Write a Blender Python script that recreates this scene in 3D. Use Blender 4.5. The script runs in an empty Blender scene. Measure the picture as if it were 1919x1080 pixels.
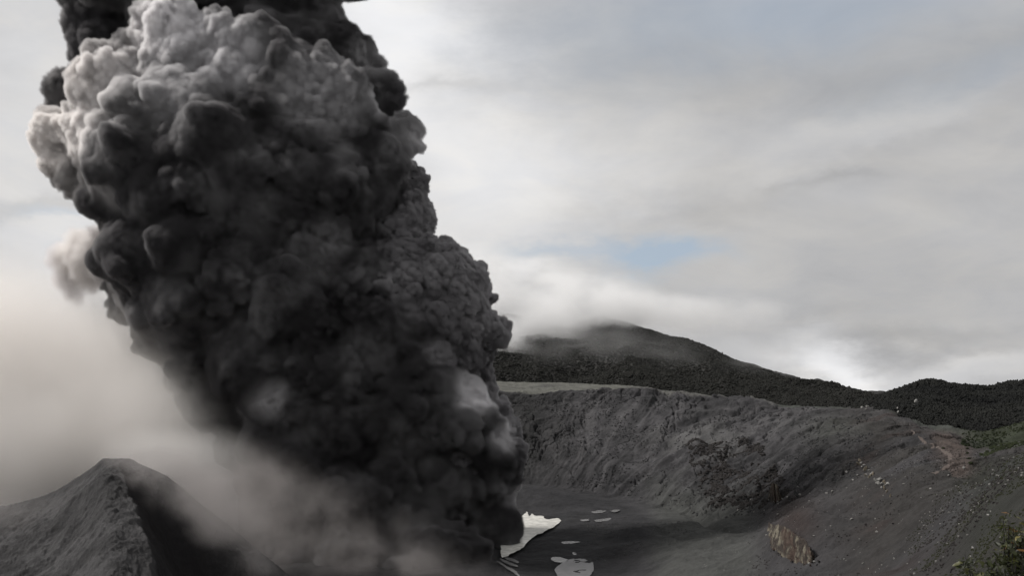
import bpy, bmesh, math, random
import numpy as np
from mathutils import Vector

# ------------------------------------------------------------------ camera, sky, sun, exposure
sc = bpy.context.scene
F = 1662.0                    # focal length in photograph pixels (photograph 1919 wide)
CX, HY = 959.5, 690.0         # image centre column, row of the horizon
def at(px, py, Y):            # point seen at photograph pixel (px, py) at distance Y from the camera
    return ((px - CX) / F * Y, Y, (HY - py) / F * Y)

cam_d = bpy.data.cameras.new('camera')
cam = bpy.data.objects.new('camera', cam_d)
sc.collection.objects.link(cam)
cam.location = (0, 0, 0)
cam.rotation_euler = (math.radians(90), 0, 0)
cam_d.sensor_width = 36
cam_d.lens = 36 * F / 1919
cam_d.shift_y = (HY - 540) / 1919
cam_d.clip_start = 0.5
cam_d.clip_end = 60000
sc.camera = cam

SUN_EL, SUN_AZ = math.radians(50), math.radians(-80)      # azimuth from +Y (view direction), negative = left
sdir = Vector((math.sin(SUN_AZ) * math.cos(SUN_EL), math.cos(SUN_AZ) * math.cos(SUN_EL), math.sin(SUN_EL)))
sun_d = bpy.data.lights.new('sun', 'SUN')
sun_d.energy = 3.9
sun_d.angle = math.radians(8)
sun_d.color = (1.0, 0.965, 0.93)
sun = bpy.data.objects.new('sun', sun_d)
sun.rotation_euler = (-sdir).to_track_quat('-Z', 'Y').to_euler()
sun.location = (0, 0, 800)
sc.collection.objects.link(sun)

world = bpy.data.worlds.new('World')
sc.world = world
world.use_nodes = True
wt = world.node_tree
wt.nodes.clear()

class N:                      # tiny helper round a node tree
    def __init__(s, t): s.t = t
    def new(s, kind, **kw):
        n = s.t.nodes.new(kind)
        for k, v in kw.items(): setattr(n, k, v)
        return n
    def link(s, a, b): s.t.links.new(a, b)
    def m(s, op, a, b=None, c=None, clamp=False):
        n = s.new('ShaderNodeMath', operation=op, use_clamp=clamp)
        for i, v in enumerate((a, b, c)):
            if v is None: continue
            if isinstance(v, (int, float)): n.inputs[i].default_value = v
            else: s.link(v, n.inputs[i])
        return n.outputs[0]
    def mixc(s, fac, a, b):
        n = s.new('ShaderNodeMix', data_type='RGBA')
        for idx, v in ((0, fac), (6, a), (7, b)):
            if isinstance(v, (int, float)): n.inputs[idx].default_value = v
            elif isinstance(v, tuple): n.inputs[idx].default_value = (*v, 1)
            else: s.link(v, n.inputs[idx])
        return n.outputs[2]
    def noise(s, vec, scale, detail=4, rough=0.5, dist=0.0):
        n = s.new('ShaderNodeTexNoise')
        n.inputs['Scale'].default_value = scale
        n.inputs['Detail'].default_value = detail
        n.inputs['Roughness'].default_value = rough
        n.inputs['Distortion'].default_value = dist
        if vec is not None: s.link(vec, n.inputs['Vector'])
        return n.outputs[0]
    def scale(s, vec, x, y, z, off=(0, 0, 0)):
        n = s.new('ShaderNodeMapping')
        n.inputs['Scale'].default_value = (x, y, z)
        n.inputs['Location'].default_value = off
        s.link(vec, n.inputs['Vector'])
        return n.outputs[0]
    def ss(s, x, lo, hi, a=0.0, b=1.0):
        n = s.new('ShaderNodeMapRange', interpolation_type='SMOOTHSTEP')
        n.inputs['From Min'].default_value = lo; n.inputs['From Max'].default_value = hi
        n.inputs['To Min'].default_value = a; n.inputs['To Max'].default_value = b
        s.link(x, n.inputs['Value'])
        return n.outputs[0]

w = N(wt)
tc = w.new('ShaderNodeTexCoord')
sep = w.new('ShaderNodeSeparateXYZ'); w.link(tc.outputs['Generated'], sep.inputs[0])
X_, Y_, Z_ = sep.outputs
az = w.m('MULTIPLY', w.m('ARCTAN2', X_, Y_), 1000)                                   # azimuth, milliradians
el = w.m('MULTIPLY', w.m('ARCSINE', Z_), 1000)                                       # elevation, milliradians
gen = tc.outputs['Generated']
warp = w.noise(w.scale(gen, 1, 1, 2.2), 5.0, 6, 0.6)
warp2 = w.noise(w.scale(gen, 1, 1, 2.2, (5, 3, 1)), 5.0, 6, 0.6)
azw = w.m('ADD', az, w.m('MULTIPLY', w.m('SUBTRACT', warp, 0.5), 260))
elw = w.m('ADD', el, w.m('MULTIPLY', w.m('SUBTRACT', warp2, 0.5), 110))
def gauss(px, py, sx, sy, rot=0.0, wp=True):
    """soft elliptical patch of sky centred on the direction of a pixel; sizes in pixels"""
    a0 = math.atan((px - CX) / F) * 1000
    e0 = math.atan((HY - py) / F * math.cos(a0 / 1000)) * 1000
    u = w.m('SUBTRACT', azw if wp else az, a0); v = w.m('SUBTRACT', elw if wp else el, e0)
    c, s_ = math.cos(rot), math.sin(rot)
    uu = w.m('ADD', w.m('MULTIPLY', u, c), w.m('MULTIPLY', v, s_))
    vv = w.m('SUBTRACT', w.m('MULTIPLY', v, c), w.m('MULTIPLY', u, s_))
    k = 1000 / F
    uu = w.m('DIVIDE', uu, sx * k); vv = w.m('DIVIDE', vv, sy * k)
    d = w.m('ADD', w.m('MULTIPLY', uu, uu), w.m('MULTIPLY', vv, vv))
    return w.m('EXPONENT', w.m('MULTIPLY', d, -1))
sky = w.new('ShaderNodeTexSky', sky_type='NISHITA')
sky.sun_disc = False
sky.sun_elevation = SUN_EL
sky.sun_rotation = SUN_AZ
sky.altitude = 2500
sky.air_density = 1.0; sky.dust_density = 1.5
# cloud brightness (linear radiance of the overcast deck); broad streaks and lumps
n1 = w.noise(w.scale(gen, 1, 1, 2.1), 2.9, 9, 0.56, 0.7)
n2 = w.noise(w.scale(gen, 1, 1, 2.6, (2, 7, 4)), 8.0, 8, 0.58, 0.5)
lum = w.m('ADD', 0.535, w.m('MULTIPLY', w.m('SUBTRACT', n1, 0.5), 0.22))
lum = w.m('ADD', lum, w.m('MULTIPLY', w.m('SUBTRACT', n2, 0.5), 0.17))
SKYF = [  # px, py, sx, sy, rot, amount
    (760, 60, 210, 260, 0.0, 0.42), (60, 250, 210, 330, 0, 0.20), (960, 380, 260, 130, 0.2, 0.20),
    (1500, 130, 700, 120, -0.1, -0.07), (1880, 110, 260, 60, 0.15, -0.06), (860, 185, 110, 16, 0.15, -0.12),
    (1640, 240, 210, 60, 0.1, 0.10), (1800, 260, 200, 25, 0.3, -0.05), (1590, 705, 120, 45, -0.5, 0.33), (1460, 680, 120, 30, -0.2, 0.12),
    (960, 505, 90, 22, 0.0, 0.22), (1550, 355, 50, 14, 0.0, -0.06), (1260, 400, 200, 25, 0.0, -0.06), (60, 400, 200, 16, 0, -0.12), (70, 470, 120, 50, 0, 0.06),
    (1700, 560, 400, 150, 0, -0.05), (1800, 690, 140, 22, 0.1, 0.13), (1700, 640, 200, 18, 0.05, -0.07), (1480, 610, 160, 20, 0.1, -0.05), (1880, 660, 90, 14, 0.0, -0.06)]
for px, py, sx, sy, rot, am in SKYF:
    lum = w.m('ADD', lum, w.m('MULTIPLY', gauss(px, py, sx, sy, rot), am))
lum = w.m('MAXIMUM', lum, 0.2)
tint = w.mixc(w.ss(n2, 0.35, 0.65), (0.985, 0.985, 1.0), (1.0, 0.985, 0.97))
cl = w.new('ShaderNodeVectorMath', operation='SCALE'); w.link(tint, cl.inputs[0]); w.link(w.m('MULTIPLY', lum, 10.0), cl.inputs['Scale'])
# gaps where the clear sky shows
gap = w.m('ADD', gauss(1215, 478, 95, 24, -0.05), w.m('MULTIPLY', gauss(1010, 465, 150, 16, 0.05), 0.45))
gap = w.m('ADD', gap, w.m('MULTIPLY', gauss(1450, 20, 420, 90, 0.05), 0.6))
gap = w.m('ADD', gap, w.m('MULTIPLY', gauss(1880, 130, 220, 40, 0.15), 0.30))
gap = w.m('ADD', gap, w.m('MULTIPLY', gauss(110, 420, 90, 10, -0.12), 0.30))
gap = w.m('MINIMUM', w.m('MULTIPLY', gap, 0.85), 0.7)
clear = w.mixc(0.55, sky.outputs[0], (4.4, 5.4, 6.4))
skycol = w.mixc(gap, cl.outputs[0], clear)
bg = w.new('ShaderNodeBackground'); bg.inputs['Strength'].default_value = 0.1
w.link(skycol, bg.inputs['Color'])
out = w.new('ShaderNodeOutputWorld'); w.link(bg.outputs[0], out.inputs['Surface'])

sc.view_settings.view_transform = 'Standard'
sc.view_settings.look = 'None'
sc.view_settings.exposure = 0.0
sc.view_settings.gamma = 1.0
sc.view_settings.use_curve_mapping = False
sc.cycles.use_denoising = True
sc.cycles.volume_bounces = 6
sc.cycles.max_bounces = 8
sc.cycles.diffuse_bounces = 3
sc.cycles.volume_max_steps = 128
sc.cycles.use_adaptive_sampling = True
sc.cycles.adaptive_threshold = 0.02

# ------------------------------------------------------------------ numeric helpers
def _hash(ix, iy, iz, seed):
    h = (ix.astype(np.uint32) * np.uint32(374761393) + iy.astype(np.uint32) * np.uint32(668265263)
         + iz.astype(np.uint32) * np.uint32(2246822519) + np.uint32(seed * 3266489917 & 0xffffffff))
    h = (h ^ (h >> np.uint32(13))) * np.uint32(1274126177)
    h = (h ^ (h >> np.uint32(16))) * np.uint32(2654435761)
    return ((h ^ (h >> np.uint32(15))) & np.uint32(0xffffff)).astype(np.float32) / np.float32(0xffffff)
def vnoise(P, seed=0):
    """value noise in -1..1 at points P (n,3)"""
    P = np.asarray(P, np.float32)
    i = np.floor(P); f = P - i; i = i.astype(np.int64)
    u = f * f * f * (f * (f * 6 - 15) + 10)
    r = 0
    for dx in (0, 1):
        for dy in (0, 1):
            for dz in (0, 1):
                wgt = (u[:, 0] if dx else 1 - u[:, 0]) * (u[:, 1] if dy else 1 - u[:, 1]) * (u[:, 2] if dz else 1 - u[:, 2])
                r = r + wgt * _hash(i[:, 0] + dx, i[:, 1] + dy, i[:, 2] + dz, seed)
    return r * 2 - 1
ROT = np.array([[0.00, 0.80, 0.60], [-0.80, 0.36, -0.48], [-0.60, -0.48, 0.64]], np.float32)
def fbm(P, seed=0, octv=4, gain=0.5, ridged=False):
    P = np.asarray(P, np.float32); a, s, t = 1.0, 0, 0
    for k in range(octv):
        n = vnoise(P, seed + k)
        if ridged: n = 1 - 2 * np.abs(n)
        s = s + a * n; t += a; a *= gain
        P = (P @ ROT.T) * 2.03 + 11.7
    return s / t
def worley(P, seed=0):
    """distance to the nearest jittered cell point (n,)"""
    P = np.asarray(P, np.float32); i = np.floor(P); f = P - i; i = i.astype(np.int64)
    best = np.full(len(P), 9.0, np.float32)
    for dx in (-1, 0, 1):
        for dy in (-1, 0, 1):
            for dz in (-1, 0, 1):
                jx, jy, jz = (_hash(i[:, 0] + dx, i[:, 1] + dy, i[:, 2] + dz, seed + q) for q in (0, 1, 2))
                d = (dx + jx - f[:, 0]) ** 2 + (dy + jy - f[:, 1]) ** 2 + (dz + jz - f[:, 2]) ** 2
                np.minimum(best, d, out=best)
    return np.sqrt(best)
def sstep(x, lo, hi):
    t = np.clip((x - lo) / (hi - lo), 0, 1); return t * t * (3 - 2 * t)

def mesh_from(name, verts, faces, mat=None, smooth=True, parent=None, attrs=None):
    """one mesh object from numpy arrays; faces (m,3|4)"""
    me = bpy.data.meshes.new(name)
    verts = np.asarray(verts, np.float32); faces = np.asarray(faces, np.int32)
    k = faces.shape[1]
    me.vertices.add(len(verts)); me.vertices.foreach_set('co', verts.ravel())
    me.loops.add(faces.size); me.loops.foreach_set('vertex_index', faces.ravel())
    me.polygons.add(len(faces))
    me.polygons.foreach_set('loop_start', np.arange(0, faces.size, k, dtype=np.int32))
    me.polygons.foreach_set('use_smooth', np.full(len(faces), smooth))
    for an, arr in (attrs or {}).items():
        if arr.ndim == 1:
            a = me.attributes.new(an, 'FLOAT', 'POINT'); a.data.foreach_set('value', arr.astype(np.float32))
        else:
            a = me.attributes.new(an, 'FLOAT_COLOR', 'POINT')
            rgba = np.ones((len(arr), 4), np.float32); rgba[:, :3] = arr; a.data.foreach_set('color', rgba.ravel())
    me.update(calc_edges=True); me.validate()
    o = bpy.data.objects.new(name, me); sc.collection.objects.link(o)
    if mat: me.materials.append(mat)
    if parent: o.parent = parent
    return o
def tag(o, label=None, cat=None, group=None, kind=None):
    for k, v in (('label', label), ('category', cat), ('group', group), ('kind', kind)):
        if v: o[k] = v
    return o
def empty(name, loc, label, cat, group=None):
    o = bpy.data.objects.new(name, None); sc.collection.objects.link(o); o.location = loc
    return tag(o, label, cat, group)

def surf_mat(name, col=(0.1, 0.1, 0.1), attr=None, rough=0.95, spec=0.2, bump=None, var=0.25, vscale=0.1):
    """matte surface: colour (or a colour attribute) broken up by noise in metres, optional bump [(scale, dist)]"""
    m = bpy.data.materials.new(name); m.use_nodes = True; t = m.node_tree; t.nodes.clear(); n = N(t)
    b = n.new('ShaderNodeBsdfPrincipled'); o = n.new('ShaderNodeOutputMaterial'); n.link(b.outputs[0], o.inputs['Surface'])
    pos = n.new('ShaderNodeNewGeometry').outputs['Position']
    if attr:
        a = n.new('ShaderNodeAttribute', attribute_name=attr); c = a.outputs['Color']
    else:
        rgb = n.new('ShaderNodeRGB'); rgb.outputs[0].default_value = (*col, 1); c = rgb.outputs[0]
    f = n.ss(n.noise(pos, vscale, 6, 0.6), 0.3, 0.7, 1 - var, 1 + var)
    f2 = n.ss(n.noise(pos, vscale * 9, 4, 0.6), 0.3, 0.7, 1 - var * 0.6, 1 + var * 0.6)
    sc_ = n.new('ShaderNodeVectorMath', operation='SCALE'); n.link(c, sc_.inputs[0]); n.link(n.m('MULTIPLY', f, f2), sc_.inputs['Scale'])
    n.link(sc_.outputs[0], b.inputs['Base Color'])
    b.inputs['Roughness'].default_value = rough
    b.inputs['Specular IOR Level'].default_value = spec
    prev = None
    for s_, d_ in (bump or []):
        bn = n.new('ShaderNodeBump'); bn.inputs['Distance'].default_value = d_; bn.inputs['Strength'].default_value = 1
        n.link(n.noise(pos, s_, 6, 0.62), bn.inputs['Height'])
        if prev: n.link(prev, bn.inputs['Normal'])
        prev = bn.outputs[0]
    if prev: n.link(prev, b.inputs['Normal'])
    return m

def resample_columns(cols, pxs):
    """cols: {px: [(Y, z), ...]} with the same number of knots; smooth interpolation over px"""
    keys = np.array(sorted(cols)); A = np.array([cols[k] for k in keys], float)       # (c, k, 2)
    out_ = np.empty((len(pxs), A.shape[1], 2))
    dm = np.zeros_like(A)                                                             # monotone-ish slopes
    h = np.diff(keys)[:, None, None]; s = np.diff(A, axis=0) / h
    dm[1:-1] = np.where(s[:-1] * s[1:] > 0, 2 * s[:-1] * s[1:] / (s[:-1] + s[1:] + 1e-12 * np.sign(s[:-1] + s[1:] + 1e-30)), 0)
    dm[0] = s[0]; dm[-1] = s[-1]
    idx = np.clip(np.searchsorted(keys, pxs) - 1, 0, len(keys) - 2)
    for j, (p, i) in enumerate(zip(pxs, idx)):
        H = keys[i + 1] - keys[i]; t = (p - keys[i]) / H
        h00 = 2*t**3 - 3*t**2 + 1; h10 = t**3 - 2*t**2 + t; h01 = -2*t**3 + 3*t**2; h11 = t**3 - t**2
        out_[j] = h00 * A[i] + h10 * H * dm[i] + h01 * A[i + 1] + h11 * H * dm[i + 1]
    return out_
def sheet_grid(cols, pxs, rows, soften=0.0):
    """vertex grid (rows x cols) of world points plus the knot parameter of each row"""
    K = resample_columns(cols, pxs)                                                  # (c, k, 2)
    ts = np.concatenate([np.linspace(i, i + 1, n, endpoint=False) for i, n in enumerate(rows)] + [[len(rows)]])
    i = np.minimum(ts.astype(int), len(rows) - 1); f = ts - i
    Yz = K[:, i, :] * (1 - f)[None, :, None] + K[:, i + 1, :] * f[None, :, None]     # (c, r, 2)
    if soften > 0:                                                                   # round the profile's corners
        n = int(soften); ker = np.hanning(2 * n + 3)[1:-1]; ker /= ker.sum()
        pad = np.concatenate([np.repeat(Yz[:, :1], n, 1), Yz, np.repeat(Yz[:, -1:], n, 1)], 1)
        zz = np.apply_along_axis(lambda a: np.convolve(a, ker, 'valid'), 1, pad[:, :, 1])
        yy = np.apply_along_axis(lambda a: np.convolve(a, ker, 'valid'), 1, pad[:, :, 0])
        Yz = np.stack([yy, zz], -1)
    Y = Yz[:, :, 0].T; Z = Yz[:, :, 1].T
    Xg = (pxs[None, :] - CX) / F * Y
    return Xg, Y, Z, np.repeat(ts[:, None], len(pxs), 1)
def grid_faces(r, c):
    a = np.arange(r * c).reshape(r, c)
    return np.stack([a[:-1, :-1], a[:-1, 1:], a[1:, 1:], a[1:, :-1]], -1).reshape(-1, 4)
def kz(Y, py): return (Y, (HY - py) / F * Y)

# ------------------------------------------------------------------ the crater ground
FL = -170.0
g = {
 -900: [(12, -9), (300, -150), (700, FL), (950, FL), (1240, FL), (1360, -105), (1480, -40), (1600, -45), (12000, -500)],
 900:  [(12, -9), (300, -150), (700, FL), (950, FL), (1290, FL), (1400, -105), (1500, -42), kz(1850, 714), (12000, -500)],
 1000: [(12, -9), (300, -150), (700, FL), (950, FL), (1280, FL), (1390, -105), (1490, -46), kz(1850, 716), (12000, -500)],
 1110: [(12, -9), (300, -150), (700, FL), (950, FL), (1205, FL), (1350, -100), kz(1460, 735), kz(1800, 721), (12000, -500)],
 1200: [(12, -9), (290, -140), (640, -163), (900, -168), (1130, -169), (1290, -105), kz(1430, 735), kz(1700, 727), (12000, -500)],
 1300: [(12, -9), (280, -122), kz(600, 1085), kz(850, 1000), (990, -167), (1180, -108), kz(1400, 742), (1600, -50), (12000, -500)],
 1400: [(12, -9), (250, -100), kz(540, 1085), kz(760, 1010), (900, -158), (1110, -104), kz(1340, 757), (1540, -62), (12000, -500)],
 1450: [(12, -8), (230, -84), kz(500, 1085), kz(700, 1010), (850, -140), (1060, -98), kz(1290, 765), (1500, -66), (12000, -500)],
 1540: [(12, -7), (190, -62), kz(430, 1085), kz(610, 980), (790, -112), (960, -82), kz(1220, 768), (1420, -70), (12000, -500)],
 1640: [(12, -6), (150, -44), kz(350, 1085), kz(520, 975), (720, -86), (880, -72), kz(1110, 768), (1300, -70), (12000, -500)],
 1720: [(12, -5), (120, -33), kz(280, 1085), kz(430, 965), (620, -72), (740, -68), kz(930, 800), (1150, -75), (12000, -500)],
 1780: [(12, -4.5), (90, -24), kz(230, 1085), kz(370, 950), (530, -66), (650, -64), kz(830, 820), (1050, -70), (12000, -500)],
 1830: [(12, -4.2), (75, -19), kz(190, 1085), kz(310, 940), (450, -60), (580, -63), kz(760, 845), (1000, -70), (12000, -500)],
 1880: [(12, -4), (60, -15), kz(150, 1085), kz(260, 935), kz(380, 875), kz(470, 868), kz(740, 845), (980, -66), (12000, -500)],
 1930: [(12, -3.8), (50, -12.5), kz(120, 1085), kz(220, 930), kz(340, 860), kz(480, 862), kz(740, 836), (960, -60), (12000, -500)],
 2600: [(12, -3), (40, -8), kz(90, 1060), kz(160, 920), kz(260, 840), kz(480, 850), kz(740, 820), (960, -55), (12000, -500)],
}
pxs = np.concatenate([np.linspace(-900, 820, 150, endpoint=False), np.linspace(820, 1960, 760, endpoint=False), np.linspace(1960, 2600, 60)])
rows = [30, 60, 110, 120, 130, 130, 60, 20]
Xg, Yg, Zg, Tg = sheet_grid(g, pxs, rows, 9)
P = np.stack([Xg, Yg, Zg], -1).reshape(-1, 3)
x, y, z, t = P[:, 0], P[:, 1], P[:, 2], Tg.ravel()
PX = x / y * F + CX
CCX, CCY = -60.0, 930.0                                    # crater centre
th = np.arctan2(y - CCY, x - CCX); rad = np.hypot(x - CCX, y - CCY)
wallm = sstep(t, 3.7, 4.3) * (1 - sstep(t, 5.9, 6.15)) * sstep(PX, 850, 1000)
right = sstep(PX, 1380, 1650)
Q0 = np.stack([x, y, z * 0], -1)
wrp = fbm(Q0 / 130, 5, 3)
# gullies running down the wall towards the crater floor
gu = fbm(np.stack([th * 10 + wrp * 2.2, rad / 300, z * 0], -1), 21, 4, 0.55, True)
gu2 = fbm(np.stack([th * 34 + wrp * 4, rad / 60, z * 0], -1), 31, 4, 0.55, True)
z = z + wallm * (gu * 7.5 + gu2 * 2.6) * (1 - 0.55 * right)
# strata ledges near the top of the far wall
led = wallm * sstep(t, 5.3, 5.9) * (1 - right)
z = z + led * 5.0 * fbm(np.stack([x / 60, y / 60, z / 9], -1), 35, 4, 0.6, True)
rough = np.clip(sstep(y, 60, 500), 0.15, 1)
slope = sstep(t, 0.6, 2.2)
offfloor = sstep(z, -169.3, -160) * (1 - wallm * 0.3)
rg = fbm(Q0 / 55, 41, 6, 0.55, True)
rg2 = fbm(np.stack([(x + y * 0.5) / 20, (y - x * 0.4) / 60, z * 0], -1), 51, 5, 0.55, True)
z = z + offfloor * rough * (rg * (5.0 + 2.5 * right * rough) + rg2 * 0.9 + fbm(Q0 / 9, 55, 4, 0.65) * 1.6) * (1 - sstep(t, 6.4, 7.5) * 0.5)
z = z + (1 - offfloor) * (fbm(Q0 / 18, 61, 6, 0.62) * 2.0 - 0.45 + 0.5 * fbm(Q0 / 45, 66, 4, 0.6, True))
for (bx, bY, hh, rx, ry) in [(1180, 880, 9, 26, 22), (1150, 800, 6, 24, 20), (1240, 905, 5, 40, 16), (1215, 795, 8, 22, 26), (1010, 1130, 12, 60, 60), (960, 1150, 10, 50, 30),
                             (1480, 590, 17, 20, 50), (1515, 540, 8, 18, 36), (1440, 640, 8, 14, 30), (1390, 1320, 10, 35, 40), (1330, 900, -8, 8, 70), (1250, 860, -3, 3, 60)]:
    X0, Y0, _ = at(bx, 0, bY)
    z = z + hh * np.exp(-((x - X0) / rx) ** 2 - ((y - Y0) / ry) ** 2)
# fracture hollows: the loose blocky ground in the middle of the slope
blk = np.exp(-((PX - 1370) / 130) ** 2 - ((t - 4.7) / 0.45) ** 2)
z = z - blk * 9 * sstep(fbm(np.stack([x / 22, y / 34, x * 0], -1), 71, 4), 0.0, 0.5)
# broken ledges near the rim and rock steps down the wall
tm_ = wallm * sstep(fbm(Q0 / 60, 140, 3), -0.3, 0.2) * (1 - 0.5 * right)
hq = z / 13 + wrp * 1.6; fr = hq - np.floor(hq)
z = z + tm_ * 11 * (sstep(fr, 0.30, 0.62) - fr) * (0.12 + 0.45 * sstep(t, 5.35, 5.8)) * sstep(fbm(Q0 / 35, 144, 3), -0.2, 0.3)
# branching cracks and rills
for sc1, sc2, dep, wid, sd in ((34, 60, 4.5, 0.05, 150), (17, 32, 2.6, 0.06, 160), (60, 80, 6.0, 0.035, 170)):
    xx = x + 12 * wrp; ln_ = np.abs(fbm(np.stack([(xx * 0.9 + y * 0.35) / sc1, (y - 0.35 * xx) / sc2, z * 0], -1), sd, 4, 0.55))
    z = z - dep * (1 - sstep(ln_, 0.0, wid)) * sstep(t, 3.8, 4.2) * (1 - sstep(t, 5.95, 6.1)) * sstep(fbm(Q0 / 75, sd + 5, 2), -0.25, 0.15) * (1 - 0.6 * right)
# a dark crack across the slope, plus the gully tree at (1310, 850)
hx = np.abs(fbm(np.stack([x / 90, y / 120, x * 0], -1), 81, 4))
z = z - 4 * (1 - sstep(hx, 0.0, 0.035)) * wallm * sstep(PX, 1150, 1300)
lkx, _, _ = at(982, 0, 900)
z = z - 2.5 * np.exp(-(((x - lkx - (y - 900) * 0.18) / 26) ** 4) - ((y - 900) / 150) ** 4)
PY = HY - z / y * F
# albedo by place
base = np.array([0.036, 0.035, 0.037])
col = np.ones((len(x), 3)) * base
def blend(mask, c): 
    global col
    col = col * (1 - mask[:, None]) + np.array(c) * mask[:, None]
patch = fbm(Q0 / 90, 91, 5, 0.6)
blend(0.55 * sstep(patch, 0.0, 0.4) * (t > 3.6), (0.050, 0.049, 0.051))
mot = fbm(np.stack([x / 26, y / 40, z / 26], -1), 120, 6, 0.62)
blend(0.7 * sstep(mot, 0.05, 0.35) * wallm, (0.064, 0.062, 0.065))
blend(0.75 * sstep(-mot, 0.08, 0.35) * (t > 3.5), (0.016, 0.016, 0.017))
blk2 = blk * sstep(fbm(np.stack([x / 9, y / 12, z / 9], -1), 130, 4, 0.6), -0.1, 0.15)
blend(0.85 * blk2, (0.012, 0.012, 0.013))
stk = fbm(np.stack([th * 26 + wrp * 2.5, rad / 160, z * 0], -1), 160, 5, 0.6)
blend(0.6 * sstep(stk, 0.05, 0.4) * wallm, (0.072, 0.070, 0.072))
blend(0.6 * sstep(-stk, 0.05, 0.4) * wallm, (0.020, 0.020, 0.021))
blend(0.8 * sstep(t, 5.93, 6.0) * (1 - sstep(t, 6.05, 6.3)) * sstep(PX, 1180, 1230) * (1 - sstep(PX, 1430, 1470)), (0.09, 0.088, 0.082))
blend(0.7 * (1 - sstep(t, 3.6, 4.2)) * sstep(fbm(Q0 / 22, 151, 5, 0.6), 0.05, 0.4), (0.034, 0.033, 0.034))
blend(0.7 * (1 - sstep(t, 4.0, 4.6)) * sstep(PX, 1190, 1250) * (1 - sstep(PX, 1380, 1450)), (0.050, 0.052, 0.048))
blend((0.55 + 0.4 * sstep(fbm(Q0 / 30, 153, 5, 0.6), -0.3, 0.3)) * (1 - sstep(t, 3.6, 4.3)) * (1 - sstep(PX + 60 * fbm(Q0 / 50, 155, 3), 1180, 1260)), (0.018, 0.018, 0.0195))       # wet black floor
blend(0.8 * np.exp(-((PX - 1310) / 90) ** 2 - ((t - 5.0) / 0.5) ** 2) * sstep(fbm(Q0 / 40, 93, 4), -0.2, 0.3), (0.085, 0.084, 0.083))
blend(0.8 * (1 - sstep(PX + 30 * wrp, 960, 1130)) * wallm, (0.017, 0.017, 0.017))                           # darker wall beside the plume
blend(0.9 * sstep(t, 5.98, 6.04) * (1 - sstep(PX, 1150, 1260)) * (1 - sstep(fbm(Q0 / 70, 95, 3), 0.1, 0.6) * 0.6), (0.095, 0.095, 0.084))
blend(0.7 * sstep(t, 6.0, 6.05) * sstep(PX, 1200, 1330), (0.045, 0.05, 0.042))
brown = sstep(PX, 1480, 1660) * (1 - sstep(t, 5.0, 6.2) * 0.5)
blend(0.75 * brown * sstep(fbm(Q0 / 80, 97, 4), -0.5, 0.3), (0.025, 0.023, 0.021))
blend(0.6 * sstep(PX, 1560, 1650) * sstep(fbm(Q0 / 60, 98, 4), 0.1, 0.5), (0.028, 0.020, 0.018))
blend(0.8 * sstep(PX, 1770, 1860) * sstep(t, 5.2, 6.0), (0.020, 0.025, 0.013))                    # green slope
blend(0.6 * sstep(PX, 1750, 1850) * (1 - sstep(t, 4.6, 5.2)), (0.021, 0.023, 0.018))
blend(0.45 * np.exp(-((PX - 1560) / 60) ** 2 - ((t - 5.3) / 0.35) ** 2), (0.055, 0.058, 0.050))
blend(0.8 * np.exp(-((PX - 1490) / 44) ** 2 - ((PY - 975) / 44) ** 2), (0.027, 0.019, 0.017))
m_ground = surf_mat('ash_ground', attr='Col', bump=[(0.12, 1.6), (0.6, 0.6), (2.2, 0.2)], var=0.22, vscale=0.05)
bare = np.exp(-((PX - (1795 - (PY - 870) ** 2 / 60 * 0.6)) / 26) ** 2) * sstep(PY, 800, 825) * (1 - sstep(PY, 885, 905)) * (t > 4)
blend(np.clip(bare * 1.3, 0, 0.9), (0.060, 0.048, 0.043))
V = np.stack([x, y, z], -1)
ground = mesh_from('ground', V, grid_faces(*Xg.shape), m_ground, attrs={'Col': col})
tag(ground, kind='structure', label='dark ash slopes and gullied walls of the crater')
GV = V.reshape(Xg.shape + (3,)); GPX = pxs; GT = Tg[:, 0]
def ground_at(px, py):
    """first ground point seen at a pixel (search down a column of the sheet)"""
    j = int(np.clip(np.searchsorted(GPX, px), 0, len(GPX) - 1)); c = GV[:, j]
    pyy = HY - c[:, 2] / c[:, 1] * F
    ok = np.where((pyy <= py) & (c[:, 1] > 40))[0]
    i = ok[0] if len(ok) else len(c) - 1
    return c[i]
def ground_z(X, Y):
    px = X / Y * F + CX
    j = int(np.clip(np.searchsorted(GPX, px), 0, len(GPX) - 1)); c = GV[:, j]
    return float(np.interp(Y, c[:, 1], c[:, 2]))

# ------------------------------------------------------------------ left ridge (crater rim in the dust)
rcols = {
 -900: [(300, -130), kz(520, 950), (700, -150), (1000, -220)],
 0:    [(300, -125), kz(600, 942), (780, -150), (1000, -220)],
 90:   [(300, -122), kz(610, 925), (780, -150), (1000, -220)],
 150:  [(300, -122), kz(620, 893), (790, -150), (1000, -220)],
 205:  [(300, -122), kz(625, 858), (800, -150), (1000, -220)],
 235:  [(300, -126), kz(630, 861), (800, -150), (1000, -220)],
 300:  [(310, -140), kz(640, 888), (800, -160), (1000, -220)],
 400:  [(330, -165), kz(650, 965), (800, -172), (1000, -220)],
 520:  [(350, -185), kz(660, 1062), (800, -185), (1000, -220)],
 600:  [(350, -200), kz(660, 1130), (800, -195), (1000, -220)],
 800:  [(350, -210), (660, -200), (800, -210), (1000, -230)]}
pr = np.concatenate([np.linspace(-900, -20, 60, endpoint=False), np.linspace(-20, 620, 420), np.linspace(622, 800, 20)])
Xr, Yr, Zr, Tr = sheet_grid(rcols, pr, [260, 60, 20], 2)
xr, yr, zr, tr = Xr.ravel(), Yr.ravel(), Zr.ravel(), Tr.ravel()
pxr = xr / yr * F + CX
Qr = np.stack([xr, yr, zr * 0], -1)
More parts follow.
